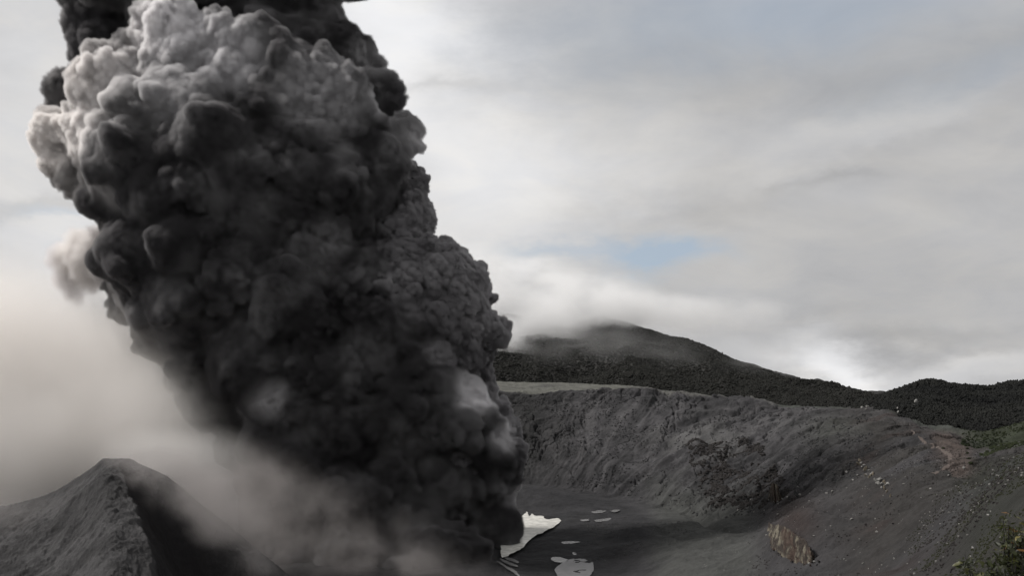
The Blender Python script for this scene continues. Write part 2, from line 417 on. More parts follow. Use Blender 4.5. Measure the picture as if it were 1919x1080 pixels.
zn = fbm(np.stack([xr / 16 + fbm(Qr / 60, 3, 2), yr / 70, zr * 0], -1), 101, 5, 0.55, True)
# the knife edge that divides the pale outer flank from the inner wall painted dark as shade runs from the peak towards the camera, swinging right
edgeX = np.interp(yr, [300, 450, 560, 600, 625], [at(480, 0, 300)[0], at(300, 0, 450)[0], at(235, 0, 560)[0], at(222, 0, 600)[0], at(212, 0, 625)[0]]) + zn * 2.5
side = xr - edgeX
drop = np.clip(side, 0, 60)
fade = sstep(625 - yr, 0, 40)
zr = zr - drop * 0.85 * fade + np.where(side < 0, side * 0.10, 0) * fade
amp = 3.2 * np.clip((660 - yr) / 110, 0.35, 1)
zr = zr + zn * amp * 1.3 + fbm(Qr / 7, 111, 5, 0.62, True) * 1.7 * np.clip((650 - yr) / 80, 0.45, 1)
# small shoulder in front of the summit
X0, Y0, _ = at(185, 0, 570)
zr = zr + 7 * np.exp(-((xr - X0 + 2) / 16) ** 2 - ((yr - 560) / 14) ** 2)
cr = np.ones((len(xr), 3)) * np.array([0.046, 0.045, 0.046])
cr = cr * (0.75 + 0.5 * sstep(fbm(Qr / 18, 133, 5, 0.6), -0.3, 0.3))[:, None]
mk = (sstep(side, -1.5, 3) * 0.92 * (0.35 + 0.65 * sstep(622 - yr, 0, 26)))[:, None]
cr = cr * (1 - mk) + np.array([0.014, 0.013, 0.014]) * mk  # shade of the flank turned from the sun, put into the albedo
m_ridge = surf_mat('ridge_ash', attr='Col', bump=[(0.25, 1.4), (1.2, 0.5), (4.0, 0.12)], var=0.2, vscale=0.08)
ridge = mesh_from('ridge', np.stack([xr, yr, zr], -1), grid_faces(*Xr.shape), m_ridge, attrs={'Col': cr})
tag(ridge, kind='structure', label='pointed crater rim ridge with grey flank and inner wall in painted shade')

# ------------------------------------------------------------------ forested mountain and hill
def forested(name, cols, px0, px1, nc, rows, seed, label, amp=14):
    p = np.linspace(px0, px1, nc)
    Xm, Ym, Zm, Tm = sheet_grid(cols, p, rows, 4)
    xm, ym, zm, tm = Xm.ravel(), Ym.ravel(), Zm.ravel(), Tm.ravel()
    Qm = np.stack([xm, ym, zm * 0], -1)
    crest = 1 - 0.75 * np.exp(-((tm - (len(rows) - 1)) / 0.12) ** 2)
    zm = zm + fbm(Qm / 170, seed, 5, 0.5, True) * amp * crest
    zm = zm + fbm(Qm / 22, seed + 9, 3) * 1.6
    pt = sstep(fbm(Qm / 240, seed + 3, 4), -0.25, 0.35)[:, None]
    c = np.array([0.015, 0.0148, 0.0142]) * (1 - pt) + np.array([0.022, 0.0215, 0.0205]) * pt
    o = mesh_from(name, np.stack([xm, ym, zm], -1), grid_faces(*Xm.shape), m_forest_floor, attrs={'Col': c})
    tag(o, kind='structure', label=label)
    return Xm.shape, np.stack([xm, ym, zm], -1), tm, xm / ym * F + CX
m_forest_floor = surf_mat('forest_floor', attr='Col', bump=[(0.08, 3.0)], var=0.35, vscale=0.02)
mcols = {
 -900: [(1800, -90), (2000, -120), (2500, -130), (3000, -140)],
 250:  [(1800, -90), (2000, -110), (2500, -115), (3000, -120)],
 600:  [kz(1800, 755), kz(2050, 700), kz(2700, 620), (3200, 60)],
 900:  [kz(1800, 745), kz(2050, 690), kz(2700, 585), (3200, 60)],
 1000: [kz(1800, 742), kz(2050, 690), kz(2700, 596), (3200, 60)],
 1075: [kz(1800, 738), kz(2050, 690), kz(2700, 600), (3200, 60)],
 1130: [kz(1780, 735), kz(2000, 692), kz(2660, 593), (3200, 60)],
 1210: [kz(1620, 732), kz(1860, 700), kz(2600, 620), (3100, 40)],
 1290: [kz(1600, 740), kz(1840, 708), kz(2500, 640), (3000, 20)],
 1370: [kz(1560, 745), kz(1800, 718), kz(2400, 676), (2900, 0)],
 1440: [kz(1520, 752), kz(1740, 728), kz(2280, 702), (2800, -30)],
 1540: [kz(1400, 765), kz(1600, 745), kz(2100, 726), (2600, -60)],
 1640: [kz(1300, 778), kz(1480, 762), kz(1900, 749), (2400, -80)],
 1760: [kz(1300, 785), kz(1450, 775), kz(1800, 765), (2300, -90)],
 2300: [kz(1300, 795), kz(1450, 785), kz(1800, 775), (2300, -90)]}
mount = forested('mountain', {k: [(v[0][0], v[0][1] - 30)] + v[1:] for k, v in mcols.items()}, -900, 1900, 900, [60, 150, 20], 201, 'dark forested mountain rising into the cloud behind the crater', 24)
hcols = {
 1560: [kz(1150, 800), kz(1200, 790), kz(1380, 772), (1600, -110)],
 1630: [kz(1080, 776), kz(1150, 764), kz(1300, 751), (1600, -90)],
 1680: [kz(1020, 792), kz(1100, 766), kz(1280, 734), (1600, -80)],
 1745: [kz(960, 808), kz(1050, 770), kz(1260, 714), (1600, -70)],
 1790: [kz(920, 822), kz(1030, 775), kz(1260, 722), (1600, -70)],
 1850: [kz(890, 835), kz(1010, 780), kz(1260, 726), (1600, -70)],
 1900: [kz(880, 845), kz(1000, 780), kz(1270, 717), (1600, -60)],
 1960: [kz(870, 850), kz(1000, 775), kz(1280, 714), (1600, -60)],
 2600: [kz(860, 850), kz(1000, 760), kz(1300, 680), (1600, -40)]}
hill = forested('hill', {k: [(v[0][0], v[0][1] - 14)] + v[1:] for k, v in hcols.items()}, 1560, 2600, 400, [70, 110, 20], 301, 'dark wooded hill on the right skyline', 9)

def leafy_mat(name, c0, c1):
    m = bpy.data.materials.new(name); m.use_nodes = True; n = N(m.node_tree); b = m.node_tree.nodes['Principled BSDF']
    info = n.new('ShaderNodeObjectInfo'); r = n.new('ShaderNodeNewGeometry').outputs['Random Per Island']
    pos = m.node_tree.nodes[-1].outputs['Position'] if False else n.new('ShaderNodeNewGeometry').outputs['Position']
    f = n.m('ADD', n.m('MULTIPLY', n.noise(pos, 0.012, 3), 0.6), n.m('MULTIPLY', n.noise(pos, 0.35, 3), 0.5))
    n.link(n.mixc(n.ss(f, 0.38, 0.72), c0, c1), b.inputs['Base Color'])
    b.inputs['Roughness'].default_value = 0.9; b.inputs['Specular IOR Level'].default_value = 0.15
    return m
m_tree = leafy_mat('tree_leaves', (0.018, 0.0182, 0.0165), (0.026, 0.0262, 0.0235))
def forest(name, pts, size, label, mat, seed):
    """thousands of small lumpy crowns standing on the given points"""
    me = bpy.data.meshes.new(name); me.from_pydata([tuple(p) for p in pts], [], [])
    o = bpy.data.objects.new(name, me); sc.collection.objects.link(o)
    me.materials.append(mat)
    ng = bpy.data.node_groups.new(name, 'GeometryNodeTree')
    ng.interface.new_socket('Geometry', in_out='INPUT', socket_type='NodeSocketGeometry')
    ng.interface.new_socket('Geometry', in_out='OUTPUT', socket_type='NodeSocketGeometry')
    n = N(ng); gi = n.new('NodeGroupInput'); go = n.new('NodeGroupOutput')
    ico = n.new('GeometryNodeMeshIcoSphere'); ico.inputs['Subdivisions'].default_value = 3; ico.inputs['Radius'].default_value = 1
    nz = n.new('ShaderNodeTexNoise'); nz.inputs['Scale'].default_value = 1.6; nz.inputs['Detail'].default_value = 3
    pos = n.new('GeometryNodeInputPosition')
    sub = n.new('ShaderNodeVectorMath', operation='SCALE'); n.link(pos.outputs[0], sub.inputs[0])
    n.link(n.m('MULTIPLY', n.m('SUBTRACT', nz.outputs[0], 0.5), 2.2), sub.inputs['Scale'])
    sp = n.new('GeometryNodeSetPosition'); n.link(ico.outputs[0], sp.inputs['Geometry']); n.link(sub.outputs[0], sp.inputs['Offset'])
    sm = n.new('GeometryNodeSetMaterial'); sm.inputs['Material'].default_value = mat; n.link(sp.outputs[0], sm.inputs['Geometry'])
    iop = n.new('GeometryNodeInstanceOnPoints'); n.link(gi.outputs[0], iop.inputs['Points']); n.link(sm.outputs[0], iop.inputs['Instance'])
    rr = n.new('FunctionNodeRandomValue', data_type='FLOAT_VECTOR'); rr.inputs[0].default_value = (0, 0, 0); rr.inputs[1].default_value = (0.4, 0.4, 6.28); n.link(rr.outputs[0], iop.inputs['Rotation'])
    rs = n.new('FunctionNodeRandomValue', data_type='FLOAT_VECTOR'); rs.inputs[0].default_value = tuple(size * k for k in (0.5, 0.5, 0.5)); rs.inputs[1].default_value = tuple(size * k for k in (1.3, 1.3, 1.5)); rs.inputs['Seed'].default_value = seed; n.link(rs.outputs[0], iop.inputs['Scale'])
    n.link(iop.outputs[0], go.inputs[0])
    md = o.modifiers.new('crowns', 'NODES'); md.node_group = ng
    tag(o, label, kind='stuff')
    return o
rng = np.random.default_rng(7)
def pick(data, n, cond, crestn=0, crestt=None):
    shape, V_, t_, px_ = data
    ok = np.where(cond(V_, t_, px_))[0]
    wgt = V_[ok, 1] ** 0.0 + 0; s = rng.choice(ok, min(n, len(ok)), replace=False)
    return V_[s] + rng.normal(0, 1.5, (len(s), 3)) * [1, 1, 0]
mpts = pick(mount, 34000, lambda V_, t_, p_: (t_ < 2.1) & (p_ > 860) & (p_ < 1720) & (fbm(V_ / [90, 90, 1e6], 5, 3) > -0.6))
forest('mountain_forest', mpts, 3.0, 'dark trees covering the mountain below the cloud', m_tree, 3)
hpts = pick(hill, 9000, lambda V_, t_, p_: (t_ < 2.1) & (t_ > 0.12) & (p_ > 1600) & (p_ < 2150))
forest('hill_forest', hpts, 3.2, 'dark scrub and trees covering the right-hand hill', leafy_mat('hill_leaves', (0.008, 0.0085, 0.0085), (0.018, 0.0185, 0.0165)), 4)

# ------------------------------------------------------------------ the ash plume
D0 = 900.0; S = D0 / F
def plume_mesh(name, blobs, vox, lo, hi, label, mat, seed, parent=None, warp_amp=3.0, fine=1.0, core=-4.5):
    """blobs: (px, py, r px, toward-viewer px, albedo rgb or grey, crispness 0..1); a union of lobes that carry lobes"""
    import openvdb
    r_ = np.random.default_rng(seed)
    B = []
    for b in blobs:
        px, py, rr, dz, alb, det = b
        Y = D0 - dz * S
        B.append((*at(px, py, Y), rr * S * Y / D0, alb, det))
    C = np.array([b[:3] for b in B]); R = np.array([b[3] for b in B])
    lo = np.array(lo, float); hi = np.array(hi, float)
    n = np.ceil((hi - lo) / vox).astype(int) + 1
    G = np.full(n, 6 * vox, np.float32)
    ax = [np.arange(n[k]) * vox + lo[k] for k in range(3)]
    def stamp(c, rad, k):
        a = np.maximum(np.floor((c - rad - k - 2 * vox - lo) / vox).astype(int), 0)
        b_ = np.minimum(np.ceil((c + rad + k + 2 * vox - lo) / vox).astype(int) + 1, n)
        if (b_ <= a).any(): return
        w_ = G[a[0]:b_[0], a[1]:b_[1], a[2]:b_[2]]
        d = np.sqrt(((ax[0][a[0]:b_[0]] - c[0]) ** 2)[:, None, None] + ((ax[1][a[1]:b_[1]] - c[1]) ** 2)[None, :, None]
                    + ((ax[2][a[2]:b_[2]] - c[2]) ** 2)[None, None, :]).astype(np.float32) - np.float32(rad)
        if k > 0:
            h = np.clip(0.5 + 0.5 * (w_ - d) / k, 0, 1)
            np.copyto(w_, w_ * (1 - h) + d * h - k * h * (1 - h))
        else:
            np.minimum(w_, d, out=w_)
    def sample(p):
        i = np.clip(((p - lo) / vox).astype(int), 0, n - 1)
        return G[i[:, 0], i[:, 1], i[:, 2]]
    for (X, Y, Z, rad, _, det) in B: stamp(np.array([X, Y, Z]), rad, rad * 0.10 * (1.3 - det))
    def lobes(C_, R_, det_, count, kr, seat, soft):
        outC, outR, outD = [], [], []
        for c, rad, det in zip(C_, R_, det_):
            m = int(count * (0.75 if rad > 45 else 1.0))
            v = r_.normal(size=(m, 3)); v /= np.linalg.norm(v, axis=1)[:, None]
            v[:, 1] = np.where((v[:, 1] > 0.25), -v[:, 1], v[:, 1])                     # lobes on the back are never seen
            rc = rad * r_.uniform(kr[0], kr[1], m)
            p = c + v * (rad - rc * seat)[:, None]
            s_ = sample(p)
            keep = s_ > -rc * 1.1
            outC.append(p[keep]); outR.append(rc[keep]); outD.append(np.full(keep.sum(), det))
        return np.concatenate(outC), np.concatenate(outR), np.concatenate(outD)
    det0 = np.array([b[5] for b in B])
    C1, R1, D1 = lobes(C, R, det0, 42, (0.15, 0.48), 0.18, 0)
    for c, rad, d in zip(C1, R1, D1): stamp(c, rad, rad * (0.20 - 0.14 * d))
    ok = (R1 > 2.5 * vox)
    C2, R2, D2 = lobes(C1[ok], R1[ok], D1[ok], 16, (0.22, 0.48), 0.22, 0)
    keep = (R2 > 1.3 * vox) & (r_.random(len(R2)) < 0.25 + 0.75 * D2)
    for c, rad, d in zip(C2[keep], R2[keep], D2[keep]): stamp(c, rad, rad * (0.22 - 0.16 * d))
    print('plume', name, len(C1), keep.sum(), G.shape)
    grid = openvdb.FloatGrid(6 * vox); grid.copyFromArray(G); grid.transform = openvdb.createLinearTransform(voxelSize=vox)
    del G
    objs = []
    for iso in (0.0, core):
        objs.append(skin(name if iso < 0 else 'smoke', grid, iso, lo, B, C, R, det0, seed, warp_amp, fine, mat, parent))
    veil, heart = objs
    if label: heart['label'] = label
    veil.parent = heart
    return heart, veil

def skin(name, grid, iso, lo, B, C, R, det0, seed, warp_amp, fine, mat, parent):
    pts, quads = grid.convertToQuads(isovalue=iso)
    pts = pts + lo
    # drop faces outside the box skin
    # turbulent warp and fine cauliflower
    dets = np.zeros(len(pts), np.float32); alb = np.zeros((len(pts), 3), np.float32)
    A = np.array([(b[4] if isinstance(b[4], tuple) else (b[4],) * 3) for b in B], np.float32)
    for i in range(0, len(pts), 60000):
        d = np.linalg.norm(pts[i:i + 60000, None, :] - C[None], axis=2) - R[None]
        wt_ = np.exp(-np.clip(d - d.min(1, keepdims=True), 0, 60) / (R[None] * 0.10 + 1.0)) * (1.0 / R[None])
        wt_ /= wt_.sum(1, keepdims=True)
        dets[i:i + 60000] = wt_ @ det0; alb[i:i + 60000] = np.exp(wt_ @ np.log(A))
    Pn = pts.astype(np.float32)
    wv = np.stack([fbm(Pn / 22 + k * 31, seed + k, 3) for k in range(3)], 1)
    wv2 = np.stack([fbm(Pn / 7 + k * 17, seed + 5 + k, 2) for k in range(3)], 1)
    wv0 = np.stack([fbm(Pn / 55 + k * 23, seed + 80 + k, 2) for k in range(3)], 1)
    Pn = Pn + wv0 * warp_amp * 1.6 + wv * warp_amp + wv2 * warp_amp * 0.25
    # normals for displacement
    v0, v1, v2, v3 = (Pn[quads[:, k]] for k in range(4))
    fn = np.cross(v2 - v0, v3 - v1)
    vn = np.zeros_like(Pn)
    for k in range(4):
        for a in range(3): vn[:, a] += np.bincount(quads[:, k], fn[:, a], len(Pn)).astype(np.float32)
    vn /= np.linalg.norm(vn, axis=1)[:, None] + 1e-9
    if fine > 0 and iso == 0:
        q = Pn / 6.5 + wv * 0.7
        w1 = 1 - np.clip(worley(q, seed + 40), 0, 1) ** 1.6
        w2 = 1 - np.clip(worley(Pn / 3.1 + wv2, seed + 50), 0, 1) ** 1.6
        Pn = Pn + vn * ((w1 - 0.5) * 3.2 * (0.5 + 0.5 * dets) + (w2 - 0.5) * 1.4 * (0.4 + 0.6 * dets))[:, None] * fine
    alb = alb * (1 + 0.18 * fbm(Pn / 30, seed + 70, 3))[:, None]
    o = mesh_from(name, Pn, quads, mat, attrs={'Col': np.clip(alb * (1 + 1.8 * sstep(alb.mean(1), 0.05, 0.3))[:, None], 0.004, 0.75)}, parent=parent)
    return o

PALE = [(322, 62, 84, 85, .84), (425, 108, 84, 105, .70), (205, 165, 88, 90, .84), (108, 262, 76, 60, .84), (180, 250, 74, 90, .85), (155, 322, 56, 60, .6), (228, 342, 52, 105, .6), (325, 150, 84, 130, .55), (225, 250, 60, 120, .45),
        (600, 185, 88, 95, .52), (680, 205, 44, 50, .62), (755, 262, 50, 10, .72), (700, 130, 60, -60, .35), (165, 480, 70, 0, .85), (60, 250, 50, 40, .8), (490, 398, 58, 115, .42), (612, 455, 46, 95, .42), (512, 742, 48, 125, .72), (872, 760, 60, 78, .93), (925, 815, 46, 60, .8), (800, 740, 44, 88, .66), (690, 670, 60, 100, .3), (560, 330, 44, 120, .34), (640, 300, 36, 90, .4), (548, 175, 44, 110, .52), (560, 690, 40, 120, .3), (620, 770, 42, 110, .5), (590, 830, 36, 100, .4), (700, 780, 44, 115, .42), (770, 820, 44, 100, .5), (800, 665, 50, 65, .55), (850, 560, 70, 20, .5), (810, 870, 36, 95, .5), (740, 885, 40, 115, .35), (940, 850, 34, 20, .55), (945, 925, 34, 30, .5), (860, 640, 50, 0, .35), (640, 180, 50, 75, .56), (455, 135, 40, 75, .85), (775, 420, 50, -20, .4),
        (300, 190, 40, 100, .6), (590, 525, 40, 105, .38)]  # steamy puffs, plus lit lobes whose brightness is painted into the smoke colour
def smoke_mat(name, dens, dark=0.30, pale=0.93, lift=0.0):
    """the smoke itself: single-scattering albedo rises in steam-rich puffs and, as painted light, on lit lobes"""
    m = bpy.data.materials.new(name); m.use_nodes = True; t = m.node_tree; t.nodes.clear(); n = N(t)
    v = n.new('ShaderNodeVolumePrincipled'); o = n.new('ShaderNodeOutputMaterial'); n.link(v.outputs[0], o.inputs['Volume'])
    pos = n.new('ShaderNodeNewGeometry').outputs['Position']
    tot = None
    for px, py, r, dz, a in PALE:
        Y = D0 - dz * S
        d = n.new('ShaderNodeVectorMath', operation='DISTANCE'); n.link(pos, d.inputs[0]); d.inputs[1].default_value = at(px, py, Y)
        g_ = n.ss(d.outputs['Value'], r * S * 0.65, r * S * 1.35, min(1.0, a * 1.18), 0.0)
        tot = g_ if tot is None else n.m('MAXIMUM', tot, g_)
    nz = n.noise(pos, 0.02, 3, 0.5)
    base_ = n.ss(nz, 0.42, 0.66, lift, lift + 0.26)
    tot = n.m('MAXIMUM', tot, base_)
    tot = n.m('MULTIPLY', tot, n.ss(nz, 0.25, 0.6, 0.88, 1.0))
    sx = n.new('ShaderNodeSeparateXYZ'); n.link(pos, sx.inputs[0])
    warm = n.ss(sx.outputs[0], at(120, 0, D0)[0], at(420, 0, D0)[0], 1.0, 0.0)
    pc = n.mixc(warm, (pale, pale - .008, pale), (pale + .012, pale - .012, pale - .03))
    n.link(n.mixc(tot, (dark, dark * 0.975, dark * 1.01), pc), v.inputs['Color'])
    v.inputs['Anisotropy'].default_value = 0.2
    v.inputs['Density'].default_value = dens
    m.cycles.volume_step_rate = 1.6
    return m
def smoke_skin(o, vox, band, smat):
    """the billow mesh, turned into a bank of smoke whose edge thins out"""
    ng = bpy.data.node_groups.new('smoke_body', 'GeometryNodeTree')
    ng.interface.new_socket('Geometry', in_out='INPUT', socket_type='NodeSocketGeometry')
    ng.interface.new_socket('Geometry', in_out='OUTPUT', socket_type='NodeSocketGeometry')
    n = N(ng); gi = n.new('NodeGroupInput'); go = n.new('NodeGroupOutput')
    mv = n.new('GeometryNodeMeshToVolume'); mv.resolution_mode = 'VOXEL_SIZE'
    n.link(gi.outputs[0], mv.inputs['Mesh']); mv.inputs['Density'].default_value = 1.0
    mv.inputs['Voxel Size'].default_value = vox; mv.inputs['Interior Band Width'].default_value = band
    sm = n.new('GeometryNodeSetMaterial'); sm.inputs['Material'].default_value = smat; n.link(mv.outputs[0], sm.inputs['Geometry'])
    n.link(sm.outputs[0], go.inputs[0])
    md = o.modifiers.new('smoke_body', 'NODES'); md.node_group = ng
    o.data.materials.clear(); o.data.materials.append(smat)

def ash_mat(name, bump=1.0):
    m = bpy.data.materials.new(name); m.use_nodes = True; t = m.node_tree; t.nodes.clear(); n = N(t)
    b = n.new('ShaderNodeBsdfPrincipled'); o = n.new('ShaderNodeOutputMaterial'); n.link(b.outputs[0], o.inputs['Surface'])
    a = n.new('ShaderNodeAttribute', attribute_name='Col')
    n.link(a.outputs['Color'], b.inputs['Base Color'])
    b.inputs['Roughness'].default_value = 1.0; b.inputs['Specular IOR Level'].default_value = 0.0
    return m
m_ash = ash_mat('ash')
K = 0.020                                                                    # dark ash
MAIN = [  # body: px, py, r, toward viewer, albedo, crispness
    (400, 330, 165, 0, K, .2), (330, 250, 120, 20, K, .2), (580, 330, 140, -10, .03, .3), (400, 500, 150, 0, K, .1), (540, 540, 150, -10, K, .2),
    (500, 680, 135, 0, K, .2), (620, 680, 140, -10, K, .3), (690, 560, 100, -10, .022, .5), (770, 640, 110, -20, .03, .8), (640, 800, 150, 0, .02, .3),
    (780, 800, 130, 0, .026, .5), (850, 880, 100, 0, .026, .6), (700, 930, 150, 10, .016, .3), (800, 1030, 135, 10, .016, .2), (870, 1010, 80, 0, .016, .3),
    (600, 960, 120, 10, K, .1), (640, 1090, 140, 0, K, .1), (500, 200, 120, 0, .04, .3), (480, 820, 60, 0, .03, .2), (560, 880, 90, 10, K, .1),
    # pale crown of the main column: steam, with its sunlit tone put into the albedo
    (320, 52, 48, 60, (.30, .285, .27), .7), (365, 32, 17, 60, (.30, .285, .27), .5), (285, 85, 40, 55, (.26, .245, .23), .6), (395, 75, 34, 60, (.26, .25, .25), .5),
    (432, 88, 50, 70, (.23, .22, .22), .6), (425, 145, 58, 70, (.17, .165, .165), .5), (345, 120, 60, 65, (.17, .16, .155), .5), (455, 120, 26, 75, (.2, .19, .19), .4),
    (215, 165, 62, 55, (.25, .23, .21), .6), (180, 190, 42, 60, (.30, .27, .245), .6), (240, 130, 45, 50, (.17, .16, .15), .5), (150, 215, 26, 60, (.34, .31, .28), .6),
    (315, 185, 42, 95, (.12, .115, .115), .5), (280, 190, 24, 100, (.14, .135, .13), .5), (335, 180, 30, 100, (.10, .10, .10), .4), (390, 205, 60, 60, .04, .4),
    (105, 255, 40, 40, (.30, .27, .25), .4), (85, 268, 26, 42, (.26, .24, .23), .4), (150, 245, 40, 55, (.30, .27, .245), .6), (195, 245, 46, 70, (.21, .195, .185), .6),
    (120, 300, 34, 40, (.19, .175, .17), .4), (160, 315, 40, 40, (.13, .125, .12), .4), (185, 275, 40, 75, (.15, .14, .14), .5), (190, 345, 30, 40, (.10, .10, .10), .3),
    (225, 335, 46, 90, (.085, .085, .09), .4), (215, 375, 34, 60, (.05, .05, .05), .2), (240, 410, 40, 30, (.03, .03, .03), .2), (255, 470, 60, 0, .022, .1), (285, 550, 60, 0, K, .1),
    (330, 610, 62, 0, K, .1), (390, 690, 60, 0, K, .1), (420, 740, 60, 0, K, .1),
    # right shoulder of the main column
    (600, 185, 70, 50, (.085, .083, .085), .4), (640, 165, 48, 60, (.10, .098, .10), .5), (570, 200, 62, 70, (.075, .073, .075), .3), (545, 175, 36, 100, (.11, .105, .105), .2),
    (665, 205, 38, 50, (.08, .078, .08), .6), (690, 230, 22, 50, (.08, .078, .08), .6), (640, 250, 60, 50, .045, .3), (560, 255, 40, 100, (.075, .072, .072), .2), (500, 150, 45, 20, .028, .3),
    (610, 300, 50, 60, .04, .3), (530, 300, 50, 90, .035, .2), (650, 350, 55, 50, .035, .4), (690, 310, 50, 30, .03, .4), (700, 270, 34, 20, .025, .3),
    (755, 255, 32, 10, (.10, .10, .10), .3), (735, 285, 34, 10, .04, .3), (768, 275, 20, 10, (.11, .11, .11), .3), (762, 240, 22, 10, (.11, .11, .11), .3),
    (470, 400, 62, 105, (.05, .049, .05), .2), (520, 395, 46, 115, (.06, .058, .06), .2), (440, 460, 50, 80, .035, .1), (620, 435, 34, 90, (.055, .053, .055), .3),
    (590, 470, 46, 85, .04, .3), (650, 415, 26, 70, .05, .4), (590, 520, 40, 100, (.045, .045, .047), .2), (570, 420, 50, 80, .035, .3), (660, 380, 40, 50, .035, .4),
    (560, 610, 60, 100, .025, .2), (640, 700, 60, 110, .028, .3), (560, 690, 40, 120, .03, .3), (700, 660, 50, 90, .028, .4), (580, 640, 30, 130, .03, .2),
    (850, 1065, 66, 170, .016, .3), (770, 1085, 80, 200, .016, .2), (882, 1060, 30, 150, .018, .9), (890, 1020, 18, 70, .02, 1), (905, 1000, 16, 50, .02, 1), (670, 1100, 80, 200, .016, .2), (560, 1110, 80, 180, .016, .2),
    (350, 270, 44, 125, .025, .3), (420, 260, 52, 120, .03, .3), (300, 330, 50, 120, .022, .2), (370, 350, 56, 125, .02, .2), (250, 400, 40, 60, .03, .3), (560, 330, 44, 120, .04, .3), (640, 300, 34, 90, .05, .4),
    (690, 370, 34, 50, .04, .4), (490, 330, 46, 125, .028, .2), (430, 540, 50, 130, .02, .2), (350, 470, 54, 100, .018, .1), (520, 600, 44, 130, .02, .2), (660, 560, 44, 90, .03, .4), (600, 600, 38, 120, .024, .3),
    (700, 610, 40, 110, .03, .4), (440, 640, 40, 110, .02, .2), (690, 780, 44, 120, .03, .4), (650, 920, 44, 130, .02, .3), (730, 880, 44, 120, .024, .4), (560, 760, 34, 130, .03, .3), (820, 820, 36, 100, .04, .5), (600, 880, 44, 120, .02, .2),
    (700, 1000, 50, 130, .018, .2), (780, 1000, 46, 130, .018, .3), (860, 930, 36, 80, .026, .5),
    # steamier patches
    (505, 720, 28, 120, (.11, .10, .105), .3), (515, 755, 34, 120, (.13, .12, .12), .3), (500, 700, 16, 120, (.11, .10, .105), .3), (535, 785, 22, 120, (.10, .09, .095), .3), (475, 725, 26, 110, (.05, .047, .05), .2),
    (865, 745, 40, 80, (.13, .13, .13), .15), (900, 785, 38, 75, (.12, .12, .12), .15), (925, 805, 24, 60, (.11, .11, .11), .2), (830, 735, 30, 80, (.075, .075, .075), .3), (850, 790, 40, 85, (.07, .07, .07), .2),
    (940, 840, 18, 50, (.09, .09, .09), .3), (790, 740, 34, 80, (.06, .06, .06), .5), (760, 735, 26, 80, (.055, .055, .055), .4),
    (620, 780, 44, 110, .03, .3), (590, 830, 40, 100, .025, .2), (660, 860, 46, 100, .022, .3), (560, 840, 30, 110, .03, .2), (770, 820, 40, 95, .032, .5), (810, 860, 34, 90, .035, .7), (760, 900, 40, 95, .026, .5),
    (830, 920, 34, 70, .028, .6), (720, 960, 50, 100, .02, .3), (840, 980, 44, 50, .02, .3), (790, 950, 34, 90, .022, .4),
]
r0 = random.Random(4)
RIGHT = [  # crisp cauliflower column on the right
    (742, 365, 50, -30, .03, 1), (768, 355, 22, -20, .045, 1), (775, 395, 24, -20, .04, 1), (735, 340, 20, -15, .04, 1), (740, 420, 60, -30, .028, 1), (785, 425, 20, -20, .05, 1), (770, 460, 36, -20, .03, 1),
    (730, 500, 70, -10, .03, 1), (790, 520, 70, 10, .05, 1), (830, 545, 66, 10, .06, 1), (860, 560, 48, 10, .06, 1), (810, 590, 70, 20, .045, .8), (870, 600, 44, 10, .05, 1), (905, 620, 30, 10, .045, 1), (930, 622, 24, 10, .045, 1),
    (895, 545, 22, 0, .06, 1), (850, 505, 30, 0, .06, 1), (745, 555, 60, 40, .03, .6), (760, 600, 60, 30, .026, .5), (690, 490, 40, 10, .03, 1), (680, 520, 24, 30, .04, 1),
    (800, 660, 40, 60, .045, 1), (780, 660, 24, 75, .055, 1), (820, 680, 28, 72, .055, 1), (790, 690, 24, 70, .05, 1), (860, 650, 50, 0, .03, .8), (890, 665, 30, -5, .03, .9), (885, 700, 34, -10, .035, 1), (905, 740, 30, -10, .04, 1),
    (925, 770, 26, 0, .04, 1), (940, 810, 28, 20, .06, 1), (955, 835, 26, 20, .06, 1), (968, 855, 16, 20, .06, 1), (940, 880, 30, 20, .05, 1), (955, 900, 18, 25, .05, 1), (920, 925, 30, 30, .045, 1), (940, 935, 18, 30, .045, 1),
    (900, 900, 36, 30, .035, 1), (905, 960, 42, 10, .022, .8), (918, 990, 28, 10, .018, .9), (908, 1025, 26, 10, .016, .9), (860, 835, 34, 80, .045, 1), (875, 870, 30, 60, .04, 1), (800, 780, 30, 90, .04, 1), (735, 830, 30, 80, .035, .8),
    (700, 740, 40, 80, .03, .6), (740, 690, 40, 70, .03, .6), (720, 610, 44, 70, .025, .4), (840, 730, 26, 30, .05, .9), (960, 868, 14, 24, .06, 1)]
BACK = [  # darker column behind the crown
    (205, 15, 62, -110, .028, .8), (180, 60, 44, -100, .032, .8), (215, 90, 50, -90, .03, .7), (160, 100, 26, -100, .035, .6), (330, -10, 110, -130, .02, .5), (450, 10, 110, -120, .016, .5), (540, 60, 100, -110, .016, .5), (570, 10, 48, -120, .02, .8),
    (610, 70, 50, -90, .028, .8), (640, 110, 52, -80, .04, .8), (665, 130, 42, -80, .05, .8), (560, 120, 70, -70, .02, .3), (500, 90, 70, -60, .014, .2), (490, -80, 140, -120, .02, .5), (270, -90, 120, -120, .02, .5), (690, 160, 26, -60, .05, .8),
    (718, 165, 27, -40, .06, .9), (725, 195, 24, -40, .055, .9), (700, 215, 26, -40, .05, .9), (130, 170, 34, -40, .06, .8), (125, 195, 26, -40, .045, .8), (150, 150, 24, -40, .07, .8), (110, 200, 16, -40, .05, .8), (170, 140, 30, -30, .06, .8), (300, -150, 160, -100, .02, .5), (560, -150, 140, -100, .02, .5),
    (720, 350, 30, -60, .03, 1)]
K = 0.020
